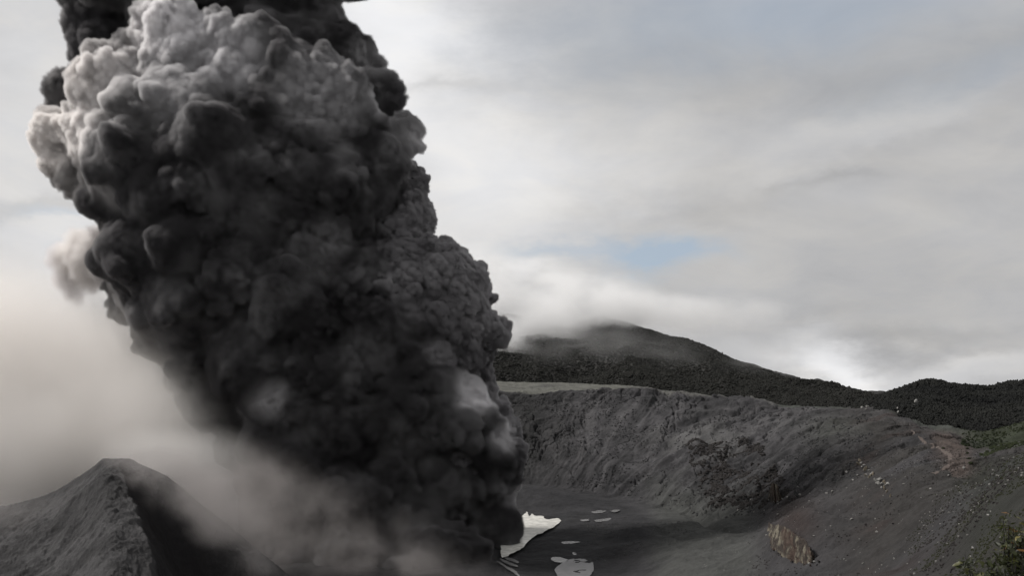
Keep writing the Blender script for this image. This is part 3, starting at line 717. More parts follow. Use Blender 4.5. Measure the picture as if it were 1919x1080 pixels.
PUFF = [(215, 455, 30, 0, (.20, .18, .17), .5), (182, 462, 32, 8, (.30, .27, .25), .5), (150, 480, 28, 0, (.26, .24, .22), .5), (205, 500, 34, 10, (.08, .075, .075), .4), (238, 485, 42, -10, (.05, .05, .05), .3), (172, 515, 26, 0, (.15, .14, .135), .4),
        (112, 480, 22, -5, (.24, .22, .2), .4), (150, 455, 24, -5, (.24, .22, .2), .4), (132, 520, 24, -5, (.17, .165, .16), .4), (145, 545, 17, -5, (.12, .12, .115), .4), (150, 562, 9, -5, (.10, .10, .10), .3), (118, 502, 16, -5, (.2, .19, .18), .4), (185, 485, 46, -12, (.2, .19, .18), .4), (225, 470, 50, -25, (.1, .1, .1), .4), (270, 480, 60, -40, K, .3), (235, 440, 24, 0, (.12, .11, .105), .4)]
plume = empty('ash_plume', at(800, 1040, 880), 'towering dark ash column erupting from the crater floor, left of the white lake', 'ash plume')
PL = Vector(plume.location)
def box(y0, y1, px0, px1, py0, py1):
    a = at(px0, py1, D0); b = at(px1, py0, D0)
    return (a[0], y0, a[2]), (b[0], y1, b[2])
VOX = 1.3
lo, hi = box(715, 950, 30, 1010, -20, 1110)
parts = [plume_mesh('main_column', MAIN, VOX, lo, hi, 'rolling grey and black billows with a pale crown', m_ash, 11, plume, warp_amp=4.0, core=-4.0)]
lo, hi = box(815, 940, 640, 1010, 300, 1090)
parts.append(plume_mesh('cauliflower_column', RIGHT, 1.1, lo, hi, 'knobbly dark column on the right flank', m_ash, 12, plume, warp_amp=1.8, fine=1.5, core=-2.2))
lo, hi = box(880, 1060, 80, 780, -260, 380)
parts.append(plume_mesh('rear_column', BACK, 1.5, lo, hi, 'darker billows rising behind the pale crown', m_ash, 13, plume))
lo, hi = box(860, 940, 80, 300, 400, 590)
parts.append(plume_mesh('side_puff', PUFF, 1.2, lo, hi, 'ragged tan puff breaking away from the left edge', m_ash, 14, plume, warp_amp=4.0, fine=0.5, core=-11.0))
for h_, v_ in parts: h_.location = -PL

m_soft = smoke_mat('soft_smoke', 0.9, dark=0.175, pale=0.985)
m_crisp = smoke_mat('dense_smoke', 1.6, dark=0.36, pale=0.98, lift=0.12)
smoke_skin(parts[0][1], 1.3, 3.2, m_soft)
smoke_skin(parts[1][1], 1.05, 1.8, m_crisp)
smoke_skin(parts[2][1], 1.8, 4.0, m_soft)
smoke_skin(parts[3][1], 1.4, 10.0, smoke_mat('tan_smoke', 0.34, dark=0.7, pale=0.955, lift=0.35))
for h_, v_ in parts: v_['kind'] = 'stuff'

# ------------------------------------------------------------------ drifting dust and the cloud on the mountain
def vapour(name, blobs, col, label, nscale, nlo, nhi, aniso=0.2, nstretch=1.0, seed=0, step=1.6):
    """soft bank of fine dust or cloud; blobs: (px, py, Y, width px, depth m, height px, density per metre)"""
    m = bpy.data.materials.new(name); m.use_nodes = True; t = m.node_tree; t.nodes.clear(); n = N(t)
    v = n.new('ShaderNodeVolumePrincipled'); o = n.new('ShaderNodeOutputMaterial'); n.link(v.outputs[0], o.inputs['Volume'])
    pos = n.new('ShaderNodeNewGeometry').outputs['Position']
    nzv = n.new('ShaderNodeTexNoise'); nzv.inputs['Scale'].default_value = nscale; nzv.inputs['Detail'].default_value = 5; nzv.inputs['Roughness'].default_value = 0.55
    n.link(n.scale(pos, 1, 1, nstretch, (seed * 13.1, seed * 7.7, 0)), nzv.inputs['Vector'])
    tot = None; lo_ = np.full(3, 1e9); hi_ = -lo_
    for px, py, Y, wx, dy, hz, de in blobs:
        c = Vector(at(px, py, Y)); sx_, sz_ = wx * Y / F, hz * Y / F
        mp = n.new('ShaderNodeMapping', vector_type='TEXTURE'); n.link(pos, mp.inputs['Vector']); mp.inputs['Location'].default_value = c; mp.inputs['Scale'].default_value = (sx_, dy, sz_)
        ln = n.new('ShaderNodeVectorMath', operation='LENGTH'); n.link(mp.outputs[0], ln.inputs[0])
        dd = n.ss(ln.outputs['Value'], 0.25, 1.9, de, 0.0)
        tot = dd if tot is None else n.m('ADD', tot, dd)
        lo_ = np.minimum(lo_, np.array(c) - 1.9 * np.array([sx_, dy, sz_])); hi_ = np.maximum(hi_, np.array(c) + 1.9 * np.array([sx_, dy, sz_]))
    dens = n.m('MULTIPLY', tot, n.ss(nzv.outputs[0], nlo, nhi, 0.05, 1.6))
    n.link(dens, v.inputs['Density'])
    v.inputs['Color'].default_value = (*col, 1); v.inputs['Anisotropy'].default_value = aniso
    m.cycles.volume_step_rate = step
    a, b = lo_, hi_
    vs = [(X, Y, Z) for X in (a[0], b[0]) for Y in (a[1], b[1]) for Z in (a[2], b[2])]
    fs = [(0, 1, 3, 2), (4, 6, 7, 5), (0, 4, 5, 1), (2, 3, 7, 6), (0, 2, 6, 4), (1, 5, 7, 3)]
    o = mesh_from(name, vs, fs, m, smooth=False)
    return tag(o, label, kind='stuff')
vapour('dust_cloud', [(40, 720, 900, 150, 70, 150, .016), (230, 720, 900, 110, 60, 120, .016), (120, 820, 860, 220, 70, 100, .020), (310, 800, 840, 80, 50, 90, .011), (-150, 750, 900, 200, 80, 200, .014),
                      (290, 850, 730, 60, 40, 36, .007), (380, 860, 720, 60, 35, 40, .005)],
       (.982, .960, .938), 'tan dust cloud drifting behind the pointed ridge', 0.009, 0.2, 0.62, seed=1)
vapour('ash_haze', [(300, 880, 575, 50, 16, 28, .055), (370, 925, 565, 60, 16, 34, .045), (440, 975, 560, 60, 16, 36, .036), (530, 1040, 560, 60, 16, 36, .028), (250, 860, 600, 40, 14, 16, .02), (440, 900, 730, 70, 30, 50, .010), (480, 930, 730, 80, 30, 55, .010), (580, 990, 730, 90, 30, 60, .014), (690, 1030, 730, 90, 30, 55, .014), (800, 1060, 740, 70, 30, 40, .010), (0, 970, 560, 120, 30, 45, .004), (560, 1090, 720, 120, 30, 40, .006), (900, 1075, 740, 60, 25, 20, .004)],
       (.56, .53, .52), 'grey ash haze rolling along the foot of the column', 0.02, 0.40, 0.62, seed=2)
vapour('cloud_bank', [(960, 560, 2450, 110, 160, 45, .012), (1080, 565, 2500, 100, 160, 34, .010), (950, 630, 2350, 50, 110, 26, .009), (1010, 615, 2350, 70, 120, 24, .008), (930, 600, 2300, 60, 120, 50, .008), (1100, 600, 2450, 40, 100, 14, .004), (1190, 578, 2550, 90, 160, 20, .009), (1310, 590, 2600, 110, 160, 24, .006), (820, 560, 2450, 120, 160, 80, .01), (930, 640, 2200, 50, 80, 26, .008), (1060, 575, 2500, 90, 160, 30, .01), (1150, 605, 2500, 40, 100, 10, .007), (1100, 650, 2150, 150, 120, 40, .0009), (1300, 690, 2050, 150, 120, 30, .0006)],
       (.995, .995, .995), 'pale cloud bank wrapped round the mountain top', 0.007, 0.38, 0.62, seed=3, nstretch=1.6)

# ------------------------------------------------------------------ lake and pools on the crater floor
def water_mat(name, c, rough):
    m = bpy.data.materials.new(name); m.use_nodes = True; n = N(m.node_tree); b = m.node_tree.nodes['Principled BSDF']
    pos = n.new('ShaderNodeNewGeometry').outputs['Position']
    f = n.ss(n.noise(pos, 0.12, 6, 0.65), 0.32, 0.68, 0.72, 1.1)
    v_ = n.new('ShaderNodeVectorMath', operation='SCALE'); v_.inputs[0].default_value = c; n.link(f, v_.inputs['Scale'])
    n.link(v_.outputs[0], b.inputs['Base Color']); b.inputs['Roughness'].default_value = rough
    return m
m_lake = water_mat('white_lake_water', (.80, .79, .74), 0.12)  # near-white base colour for the lake surface
m_pool = water_mat('muddy_pool_water', (.105, .103, .105), 0.35)
def pool(name, poly, mat, label, jag=0.6, seed=0, z0=FL + 0.55):
    """a flat sheet of water with an uneven shoreline; poly in photograph pixels on the crater floor"""
    pts = []
    for px, py in poly:
        Y = z0 / ((HY - py) / F); pts.append(np.array([(px - CX) / F * Y, Y]))
    ring = []
    for i in range(len(pts)):
        p0, p1, p2, p3 = (pts[(i + k) % len(pts)] for k in (-1, 0, 1, 2))
        L = np.linalg.norm(p2 - p1); m_ = max(3, int(L / 1.5))
        for t_ in np.arange(m_) / m_:
            c_ = 0.5 * (2 * p1 + (p2 - p0) * t_ + (2 * p0 - 5 * p1 + 4 * p2 - p3) * t_ ** 2 + (3 * p1 - p0 - 3 * p2 + p3) * t_ ** 3)
            ring.append(c_)
    ring = np.array(ring); q = np.stack([ring[:, 0] / 5, ring[:, 1] / 9, ring[:, 0] * 0 + seed], 1)
    ring = ring + np.stack([fbm(q, 3, 3), fbm(q, 9, 3) * 2], 1) * jag
    vs = [(p[0], p[1], z0) for p in ring]
    bm = bmesh.new(); f = bm.faces.new([bm.verts.new(v_) for v_ in vs]); f.normal_update()
    if f.normal.z < 0: f.normal_flip()
    bmesh.ops.triangulate(bm, faces=bm.faces[:])
    me = bpy.data.meshes.new(name); bm.to_mesh(me); bm.free(); me.materials.append(mat)
    o = bpy.data.objects.new(name, me); sc.collection.objects.link(o)
    return tag(o, label, kind='structure')
pool('lake', [(940, 1042), (950, 1043), (975, 1031), (987, 1019), (1000, 1007), (1018, 998), (1036, 990), (1044, 984), (1051, 976), (1045, 972), (1034, 974), (1022, 973), (1016, 968), (1003, 967), (997, 964), (992, 969), (987, 960), (978, 968), (968, 975), (952, 985), (940, 1012)],
     m_lake, 'white crater lake beside the foot of the ash column', 1.6, 1)
PO = [([(1053, 929), (1075, 927), (1108, 933), (1111, 938), (1090, 941), (1070, 938)], 'long pale pool below the far crater wall'),
      ([(1109, 960), (1122, 957), (1136, 958), (1128, 962), (1114, 963)], 'small pale pool, left one of a pair beyond the black flat'),
      ([(1143, 958), (1156, 956), (1162, 957), (1152, 961)], 'small pale pool, right one of a pair beyond the black flat'),
      ([(1088, 975), (1100, 974), (1104, 977), (1092, 978)], 'tiny oval pool on the black flat'),
      ([(1114, 976), (1126, 974), (1145, 972), (1138, 977), (1120, 979)], 'thin streak of pale water on the black flat'),
      ([(1052, 1017), (1066, 1015), (1088, 1017), (1070, 1020), (1056, 1020)], 'thin pale sliver of water in front of the lake'),
      ([(1072, 1037), (1078, 1036), (1081, 1040), (1075, 1041)], 'tiny pale puddle above the large muddy pool'),
      ([(1032, 1047), (1045, 1045), (1064, 1050), (1060, 1055), (1040, 1054)], 'pale oval pool touching the large muddy pool'),
      ([(1041, 1067), (1060, 1052), (1085, 1047), (1108, 1052), (1113, 1062), (1108, 1078), (1090, 1095), (1050, 1092), (1045, 1080)], 'large muddy grey pool at the near edge of the black flat'),
      ([(945, 1046), (958, 1047), (972, 1053), (970, 1056), (955, 1052)], 'upper pale streak of water at the foot of the column'),
      ([(938, 1048), (952, 1053), (970, 1061), (966, 1063), (948, 1057)], 'middle pale streak of water at the foot of the column'),
      ([(931, 1052), (945, 1059), (968, 1073), (972, 1082), (960, 1073), (940, 1060)], 'lower pale streak of water at the foot of the column')]
m_pale = water_mat('pale_pool_water', (.17, .168, .168), 0.25)
for i, (pl, lb) in enumerate(PO):
    pool('pool', pl, m_pool if i in (0, 8) else m_pale, lb, 0.8, i + 2, FL + 0.5 + 0.01 * i)

# ------------------------------------------------------------------ path
m_path = surf_mat('trodden_path', (0.085, 0.070, 0.063), bump=[(0.8, 0.2)], var=0.15, vscale=0.2)
pp = [(1706, 806), (1712, 812), (1723, 822), (1735, 829), (1747, 836), (1757, 841), (1768, 846), (1777, 852), (1783, 860), (1783, 869), (1774, 878), (1760, 885), (1742, 891)]
line = []
for i in range(len(pp) - 1):
    for t_ in np.linspace(0, 1, 8, endpoint=False):
        line.append(ground_at(pp[i][0] * (1 - t_) + pp[i + 1][0] * t_, pp[i][1] * (1 - t_) + pp[i + 1][1] * t_))
line = np.array(line); ker = np.ones(9) / 9
line = np.stack([np.convolve(np.pad(line[:, k], 4, 'edge'), ker, 'valid') for k in range(3)], 1)
pv, pf = [], []
for i, p in enumerate(line):
    d = line[min(i + 1, len(line) - 1)] - line[max(i - 1, 0)]; d = np.array([d[0], d[1]]) / (np.hypot(d[0], d[1]) + 1e-6)
    nrm = np.array([-d[1], d[0]]); wd = 0.7 + 0.5 * math.sin(i * 0.4) + 0.015 * i
    for k in (-1, -0.33, 0.33, 1):
        X = p[0] + nrm[0] * wd * k; Y = p[1] + nrm[1] * wd * k
        pv.append((X, Y, ground_z(X, Y) + 0.25 - 0.15 * abs(k)))
for i in range(len(line) - 1):
    for k in range(3): a = i * 4 + k; pf.append((a, a + 1, a + 5, a + 4))
tag(mesh_from('path', pv, pf, m_path), 'pale reddish footpath curving along the right crater rim', kind='structure')

# ------------------------------------------------------------------ rocks
def rock_mesh(name, seed, mat, elong=(1, 1, 1), sub=2):
    bm = bmesh.new(); bmesh.ops.create_icosphere(bm, subdivisions=sub, radius=1)
    c = np.array([v.co for v in bm.verts]); r_ = np.random.default_rng(seed)
    for _ in range(9):                                                        # chisel flat faces
        nrm = r_.normal(size=3); nrm /= np.linalg.norm(nrm); d = r_.uniform(0.45, 0.85)
        h = c @ nrm - d; c = c - np.where(h > 0, h, 0)[:, None] * nrm
    c = c * (1 + 0.12 * fbm(c * 2.2 + seed, seed, 3))[:, None] * np.array(elong)
    for v, p in zip(bm.verts, c): v.co = p
    me = bpy.data.meshes.new(name); bm.to_mesh(me); bm.free(); me.materials.append(mat)
    return me
m_tan = surf_mat('tan_rock', (0.15, 0.13, 0.10), bump=[(1.2, 0.5)], var=0.3, vscale=0.3)
m_red = surf_mat('rusty_rock', (0.055, 0.040, 0.033), bump=[(1.2, 0.5)], var=0.3, vscale=0.3)
m_grey = surf_mat('grey_rock', (0.20, 0.195, 0.185), bump=[(2.0, 0.2)], var=0.3, vscale=0.4)
m_drk = surf_mat('dark_rock', (0.035, 0.032, 0.031), bump=[(2.0, 0.2)], var=0.3, vscale=0.4)
slab = [rock_mesh('slab', 500 + i, m_tan, (0.55, 0.6, 1.7)) for i in range(5)]
slabr = [rock_mesh('slab', 520 + i, m_red, (0.8, 0.8, 1.3)) for i in range(4)]
bould = [rock_mesh('boulder', 540 + i, m_grey, (1, 1, 0.75), 2) for i in range(6)]
bould_d = [rock_mesh('boulder', 560 + i, m_drk, (1, 1, 0.75), 2) for i in range(3)]
rr = random.Random(21)
def outcrop(poly_, n_, r_px, meshes, label, tilt=0.35):
    """a crag: upright slabs wedged together along the slope"""
    gx = [ground_at(px, py) for px, py in poly_]
    c0 = Vector(np.mean(gx, 0)); e = empty('rock_outcrop', c0, label, 'rock outcrop')
    for i in range(n_):
        t_ = rr.random() * (len(poly_) - 1); k = int(t_); f = t_ - k
        px = poly_[k][0] * (1 - f) + poly_[k + 1][0] * f + rr.gauss(0, r_px * 0.7); py = poly_[k][1] * (1 - f) + poly_[k + 1][1] * f + rr.gauss(0, r_px * 0.7)
        p = Vector(ground_at(px, py)); s_ = r_px * rr.uniform(0.35, 0.8) * p.y / F
        o = bpy.data.objects.new('rock', rr.choice(meshes)); sc.collection.objects.link(o); o.parent = e
        o.location = p - c0 + Vector((0, 0, s_ * 0.3)); o.scale = (s_, s_, s_ * rr.uniform(0.8, 1.4))
        o.rotation_euler = (rr.gauss(0, tilt), rr.gauss(0, tilt), rr.random() * 6.28)
m_crag = surf_mat('crag_rock', attr='Col', bump=[(0.9, 0.5), (3.0, 0.15)], var=0.25, vscale=0.35)
def crag(bottom, top, seed, label, deep=16):
    """an eroded bluff: a fluted face between a foot line and a brow line, and a brow that runs back into the slope"""
    nb = 150; tt = np.linspace(0, 1, nb)
    def lerp(pl): u = np.linspace(0, 1, len(pl)); return np.interp(tt, u, [p[0] for p in pl]), np.interp(tt, u, [p[1] for p in pl])
    bx_, by_ = lerp(bottom); tx_, ty_ = lerp(top); rows_ = 26; back = 14
    fb = np.array([ground_at(a_, b_) for a_, b_ in zip(bx_, by_)]); Yb = np.convolve(np.pad(fb[:, 1], 8, 'edge'), np.ones(17) / 17, 'valid')
    vs, cs = [], []
    for r_ in range(rows_ + back):
        if r_ < rows_:
            f = r_ / (rows_ - 1) * 1.12 - 0.12; px = bx_ * (1 - f) + tx_ * f; py = by_ * (1 - f) + ty_ * f; Y = Yb + 3.5 * max(f, 0) ** 1.5
            P_ = np.stack([(px - CX) / F * Y, Y, (HY - py) / F * Y], 1); last = P_
        else:
            f = (r_ - rows_ + 1) / back; P_ = last + np.array([0.35 * deep * f, deep * f, -4.0 * f * f - 0.3 * f])
        vs.append(P_)
    V_ = np.array(vs).reshape(-1, 3); al = np.tile(tt, rows_ + back) * len(bottom) * 3.2; rw = np.repeat(np.arange(rows_ + back), nb)
    face = 1 - sstep(rw, rows_ - 2, rows_ + 2); endf = np.minimum(1, 4 * np.minimum(np.tile(tt, rows_ + back), 1 - np.tile(tt, rows_ + back)))
    fl = fbm(np.stack([al * 1.1 + rw * 0.03, rw * 0.10, al * 0 + seed], -1), seed, 5, 0.6, True)
    ck = fbm(np.stack([al * 0.9, rw * 0.25, al * 0 + 9], -1), seed + 20, 5, 0.6, True)
    V_[:, 1] -= (fl * 2.4 + ck * 1.3) * (0.3 + 0.7 * face); V_[:, 0] += ck * 0.6; V_[:, 2] += ck * 0.7 + fl * 0.5 * (1 - face)
    V_[:, 2] -= (1 - endf) * 6
    m1 = sstep(fbm(np.stack([al * 1.6, rw * 0.12, al * 0], -1), seed + 30, 4, 0.6), -0.15, 0.25)[:, None]; m2 = sstep(fbm(np.stack([al * 0.7, rw * 0.1, al * 0 + 4], -1), seed + 40, 3), 0.0, 0.35)[:, None]
    c_ = np.array([.040, .033, .028]) * (1 - m1) + np.array([.15, .135, .105]) * m1; c_ = c_ * (1 - 0.7 * m2) + np.array([.050, .032, .026]) * 0.7 * m2
    fc = face[:, None]; c_ = c_ * fc + np.array([.026, .020, .018]) * (1 - fc)
    c0 = V_.mean(0); e = empty('rock_outcrop', tuple(c0), label, 'rock outcrop')
    mesh_from('bluff', V_ - c0, grid_faces(rows_ + back, nb), m_crag, attrs={'Col': c_}, parent=e)
    for i in range(16):
        j = rr.randrange(nb); p = fb[j] + np.array([rr.gauss(0, 1), -rr.uniform(0.5, 4), 0]); s_ = rr.uniform(0.5, 1.5)
        o = bpy.data.objects.new('rock', rr.choice(bould + bould_d + slabr)); sc.collection.objects.link(o); o.parent = e
        o.location = p - c0 + np.array([0, 0, s_ * 0.1 + 0.2]); o.scale = (s_, s_, s_ * 0.8); o.rotation_euler = (rr.gauss(0, .5), rr.gauss(0, .5), rr.random() * 6.28)
crag([(1433, 1000), (1442, 1026), (1462, 1042), (1486, 1054), (1512, 1060), (1530, 1052)], [(1438, 966), (1452, 984), (1470, 990), (1490, 1004), (1512, 1018), (1532, 1040)], 610, 'large eroded tan and rusty bluff low on the brown slope')
crag([(1438, 938), (1448, 943), (1458, 942), (1466, 936)], [(1440, 912), (1447, 906), (1455, 910), (1464, 926)], 640, 'small rusty bluff above the larger tan one', 10)
outcrop([(1612, 868), (1622, 884), (1636, 896), (1648, 902), (1660, 915), (1672, 926)], 42, 6, bould + slab, 'broken line of pale rocks running down the brown slope')
outcrop([(1619, 762), (1622, 768)], 7, 6, bould, 'pale rock knob on the saddle below the skyline')
outcrop([(1712, 742), (1711, 750), (1714, 758)], 9, 5, bould, 'small pale cliff scar on the wooded hill') if False else None
# loose stones, counted one by one
k = 0
for i in range(150):
    px = rr.uniform(1520, 1915); py = rr.uniform(880, 1075)
    if rr.random() < 0.3: px = rr.uniform(1380, 1520); py = rr.uniform(900, 975)
    p = ground_at(px, py); dark = rr.random() < 0.4; s_ = (rr.uniform(1.0, 2.4) ** 1.3) * 1.15 * p[1] / F
    o = bpy.data.objects.new('boulder', rr.choice(bould_d if dark else bould)); sc.collection.objects.link(o)
    o.location = (p[0], p[1], p[2] + s_ * 0.25); o.scale = (s_, s_, s_); o.rotation_euler = (rr.gauss(0, .3), rr.gauss(0, .3), rr.random() * 6.28)
    tag(o, 'dark boulder lying on the brown ash slope' if dark else 'small pale boulder lying on the brown ash slope', 'boulder', 'dark boulders on the brown slope' if dark else 'pale boulders on the brown slope')
# cliff scars on the hill
for (px, py, s0, lb) in [(1715, 756, 7, 'tall pale cliff scar on the wooded hill'), (1711, 764, 4, 'lower end of the tall pale cliff scar on the hill'), (1680, 768, 4, 'pale scar at the hill foot, middle one'), (1654, 770, 2.5, 'leftmost tiny pale scar at the hill foot'), (1666, 771, 3, 'second tiny pale scar at the hill foot'), (1681, 776, 5, 'wide low pale scar at the hill foot')]:
    V_ = hill[1]; q = np.hypot((V_[:, 0] / V_[:, 1] * F + CX) - px, (HY - V_[:, 2] / V_[:, 1] * F) - py); p = V_[q.argmin()]
    o = bpy.data.objects.new('cliff_scar', bould[k % 6]); k += 1; sc.collection.objects.link(o); s_ = s0 * p[1] / F
    o.location = p + np.array([0, -4, 2]); o.scale = (s_ * 0.6, s_ * 0.5, s_); o.rotation_euler = (0.1, 0.5, k)
    tag(o, lb, 'cliff')

# rubble and low scrub too fine to count
def sheet_points(n_, cond, jit):
    ok = np.where(cond(GV.reshape(-1, 3), GT.repeat(len(GPX)), np.tile(GPX, len(GT))))[0]
    i_ = rng.choice(ok, n_); r_, c_ = np.minimum(i_ // len(GPX), GV.shape[0] - 4), np.minimum(i_ % len(GPX), GV.shape[1] - 4)
    fr_, fc_ = rng.random(n_) * 3, rng.random(n_) * 3; a_, b_ = fr_.astype(int), fc_.astype(int); u = (fr_ - a_)[:, None]; v = (fc_ - b_)[:, None]; r_ = r_ + a_; c_ = c_ + b_
    return (GV[r_, c_] * (1 - u) + GV[r_ + 1, c_] * u) * (1 - v) + (GV[r_, c_ + 1] * (1 - u) + GV[r_ + 1, c_ + 1] * u) * v
forest('rubble', sheet_points(5000, lambda V_, t_, p_: (V_[:, 1] > 230) & (t_ < 5.6) & (p_ > 1400) & (fbm(V_ / 40, 8, 3) > 0.1), 0.6), 0.42, 'fine dark rubble strewn over the brown slope', m_drk, 5)
forest('grit', sheet_points(700, lambda V_, t_, p_: (V_[:, 1] > 260) & (t_ < 5.4) & (p_ > 1300) & (fbm(V_ / 40, 18, 3) > 0.1), 0.6), 0.30, 'pale grit and pebbles strewn over the brown slope', m_grey, 6)
forest('broken_blocks', sheet_points(2600, lambda V_, t_, p_: (t_ > 4.1) & (t_ < 5.1) & (np.abs(p_ - 1375 + (t_ - 4.6) * 60) < 75) & (fbm(V_ / 14, 28, 3) > 0.05), 0.6), 1.5, 'jumble of dark blocks in the middle of the crater slope', m_drk, 7)
forest('wall_debris', sheet_points(3500, lambda V_, t_, p_: (t_ > 4.0) & (t_ < 5.9) & (p_ > 960) & (p_ < 1640) & (fbm(V_ / 25, 38, 3) > 0.1), 0.6), 1.0, 'debris scattered down the far crater wall', surf_mat('wall_rock', (0.05, 0.05, 0.051)), 8)
forest('floor_debris', sheet_points(420, lambda V_, t_, p_: (V_[:, 1] > 770) & (V_[:, 1] < 960) & (p_ > 1095) & (p_ < 1300) & (fbm(V_ / 18, 68, 3) > 0), 1.0), 0.7, 'scatter of grey lumps on the black crater floor', surf_mat('floor_rock', (0.07, 0.07, 0.07)), 11)
forest('scrub', sheet_points(5000, lambda V_, t_, p_: (t_ > 5.3) & (t_ < 7.3) & (p_ > 1800) & (p_ < 2100) & (fbm(V_ / 30, 48, 3) > -0.2), 1.0), 0.9, 'dull green scrub on the far right slope', leafy_mat('scrub_leaves', (0.012, 0.016, 0.008), (0.028, 0.034, 0.016)), 9)
forest('low_scrub', sheet_points(4000, lambda V_, t_, p_: (V_[:, 1] > 150) & (t_ < 5.2) & (p_ > 1700) & (p_ < 2100) & (fbm(V_ / 25, 58, 3) > 0.15), 0.5), 0.26, 'dull olive ground plants on the near right slope', leafy_mat('low_leaves', (0.014, 0.016, 0.008), (0.032, 0.034, 0.018)), 10)
# ------------------------------------------------------------------ bushes
m_bush = leafy_mat('bush_leaves', (0.012, 0.016, 0.008), (0.03, 0.036, 0.016))
def small_bush(p, r_, seed, label, group=None):
    e = empty('bush', p, label, 'bush', group); q = np.random.default_rng(seed)
    v, f = [], []
    for i in range(260):
        d = q.normal(size=3); d /= np.linalg.norm(d); d[2] = abs(d[2]); c = d * r_ * q.uniform(0.4, 1.0) * np.array([1, 1, .8])
        u = q.normal(size=3); u /= np.linalg.norm(u); w_ = np.cross(u, d); s_ = r_ * 0.16
        b = len(v); v += [c - u * s_, c + w_ * s_, c + u * s_, c - w_ * s_]; f.append((b, b + 1, b + 2, b + 3))
    o = mesh_from('foliage', v, f, m_bush, smooth=False, parent=e)
    a = []
    for i in range(5):
        an = i * 1.3; tip = np.array([math.cos(an) * r_ * .5, math.sin(an) * r_ * .5, r_ * .7]); s_ = r_ * 0.04
        b = len(a); a += [(-s_, 0, -.2 * r_), (s_, 0, -.2 * r_), (0, s_, -.2 * r_), tuple(tip)]
    mesh_from('stem', a, [(4 * i + x_, 4 * i + y_, 4 * i + 3) for i in range(5) for x_, y_ in ((0, 1), (1, 2), (2, 0))], m_drk, parent=e)
for i, (px, py, lb) in enumerate([(1813, 843, 'topmost of four dark bushes at the outer edge of the bare rim'), (1813, 851, 'second from top of four dark bushes at the rim edge'),
                                  (1816, 861, 'third from top of four dark bushes at the rim edge'), (1819, 871, 'lowest and largest of four dark bushes at the rim edge'), (1768, 842, 'dark bush standing alone beside the rim path')]):
    small_bush(ground_at(px, py), 1.3 + 0.25 * (i == 3), 60 + i, lb, 'dark bushes along the right rim')

# the leafy shrub at the camera's feet, lower right
SH = Vector((13.0 * (1893 - CX) / F, 13.0, -4.06))
shrub = empty('leafy_shrub', SH, 'yellow-green leafy shrub with rusty leaves in the lower right corner', 'shrub')
def leaf_mesh(seed, L, W):
    q = random.Random(seed); v = []; f = []; n_ = 6
    for i in range(n_ + 1):
        t_ = i / n_; wd = W * math.sin(math.pi * min(1, t_ * 0.93 + 0.05)) ** 0.7; yy = L * t_; zz = -0.35 * L * t_ * t_ + q.uniform(-.01, .01)
        v += [(-wd, yy, zz + 0.25 * wd), (0, yy, zz), (wd, yy, zz + 0.25 * wd)]
    for i in range(n_):
        for k_ in (0, 1): a = i * 3 + k_; f.append((a, a + 1, a + 4, a + 3))
    return v, f
def leaf_mat(name, c):
    m = bpy.data.materials.new(name); m.use_nodes = True; n = N(m.node_tree); b = m.node_tree.nodes['Principled BSDF']
    pos = n.new('ShaderNodeNewGeometry').outputs['Position']
    n.link(n.mixc(n.ss(n.noise(pos, 9, 3), .35, .65), tuple(k_ * 0.6 for k_ in c), c), b.inputs['Base Color']); b.inputs['Roughness'].default_value = 0.45
    tr = n.new('ShaderNodeBsdfTranslucent'); tr.inputs['Color'].default_value = (*[k_ * 1.2 for k_ in c], 1)
    mx = n.new('ShaderNodeMixShader'); mx.inputs[0].default_value = 0.3; n.link(b.outputs[0], mx.inputs[1]); n.link(tr.outputs[0], mx.inputs[2])
    n.link(mx.outputs[0], m.node_tree.nodes['Material Output'].inputs['Surface'])
    return m
LM = []
for i, c in enumerate([(.045, .05, .012), (.07, .07, .016), (.03, .036, .010), (.02, .024, .008), (.15, .075, .018), (.17, .15, .05)]):
    v, f = leaf_mesh(i, 0.14, 0.032); me_o = mesh_from('leaf', v, f, leaf_mat('leaf_%s' % 'abcdef'[i], c)); LM.append(me_o.data); bpy.data.objects.remove(me_o)
q = random.Random(9); tips = []
sv, sf = [], []
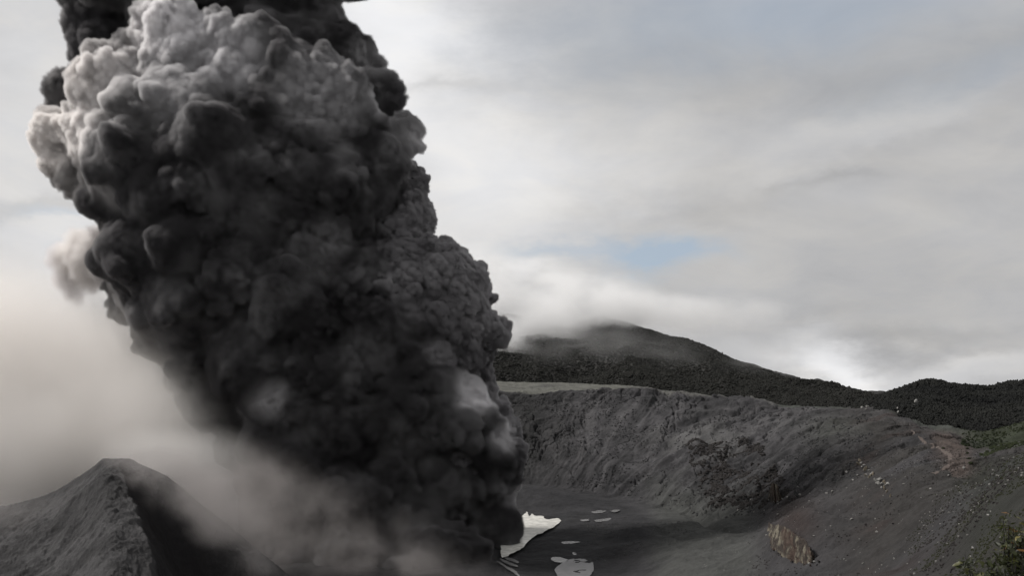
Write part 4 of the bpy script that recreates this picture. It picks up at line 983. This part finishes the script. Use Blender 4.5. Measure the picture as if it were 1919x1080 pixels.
def twig(a, b, r_a, r_b):
    a, b = Vector(a), Vector(b); d = (b - a).normalized(); u = d.orthogonal().normalized(); w_ = d.cross(u); base_ = len(sv)
    for c, r_ in ((a, r_a), (b, r_b)):
        for k_ in range(5): sv.append(tuple(c + (u * math.cos(k_ * 1.2566) + w_ * math.sin(k_ * 1.2566)) * r_))
    for k_ in range(5): sf.append((base_ + k_, base_ + (k_ + 1) % 5, base_ + 5 + (k_ + 1) % 5, base_ + 5 + k_))
for i in range(34):
    X = q.uniform(-0.62, 0.5); top = 1.15 + 0.65 * min(1, (X + 0.62) / 0.6) + q.uniform(-.25, .1); yy = q.uniform(-.45, .45)
    p0 = (X * 0.3, yy * .3, -0.3); p1 = (X * 0.75, yy * 0.8, top * 0.55); p2 = (X, yy, top)
    twig(p0, p1, .02, .013); twig(p1, p2, .013, .005); tips.append((p1, p2))
mesh_from('stem', sv, sf, m_drk, parent=shrub)
for i in range(290):
    p1, p2 = q.choice(tips); t_ = q.random() ** 0.6
    c = Vector(p1).lerp(Vector(p2), t_) + Vector((q.gauss(0, .06), q.gauss(0, .06), q.gauss(0, .05)))
    right_ = c.x > -0.05
    me = LM[q.choice([0, 1, 1, 4, 4, 5, 2]) if (right_ and c.z > 1.2) else q.choice([0, 0, 1, 2, 2, 3, 3])]
    o = bpy.data.objects.new('leaf', me); sc.collection.objects.link(o); o.parent = shrub; o.location = c
    k_ = q.uniform(0.6, 1.15); o.scale = (k_, k_, k_); o.rotation_euler = (q.uniform(-0.3, 1.2), q.uniform(-.5, .5), q.random() * 6.28)

lv, lf = [], []
for i in range(1500):                                                     # the shrub's inner small leaves
    p1, p2 = q.choice(tips); t_ = q.random()
    c = np.array(Vector(p1).lerp(Vector(p2), t_)) + np.array([q.gauss(0, .07), q.gauss(0, .07), q.gauss(-.06, .07)])
    u = np.array([q.gauss(0, 1) for _ in range(3)]); u /= np.linalg.norm(u); v2 = np.cross(u, [q.gauss(0, 1) for _ in range(3)]); v2 /= np.linalg.norm(v2)
    L_ = q.uniform(.03, .06); b = len(lv); lv += [c - u * L_, c + v2 * L_ * .35, c + u * L_, c - v2 * L_ * .35]; lf.append((b, b + 1, b + 2, b + 3))
fo = mesh_from('foliage', lv, lf, LM[2].materials[0], smooth=False, parent=shrub); fo['kind'] = 'stuff'
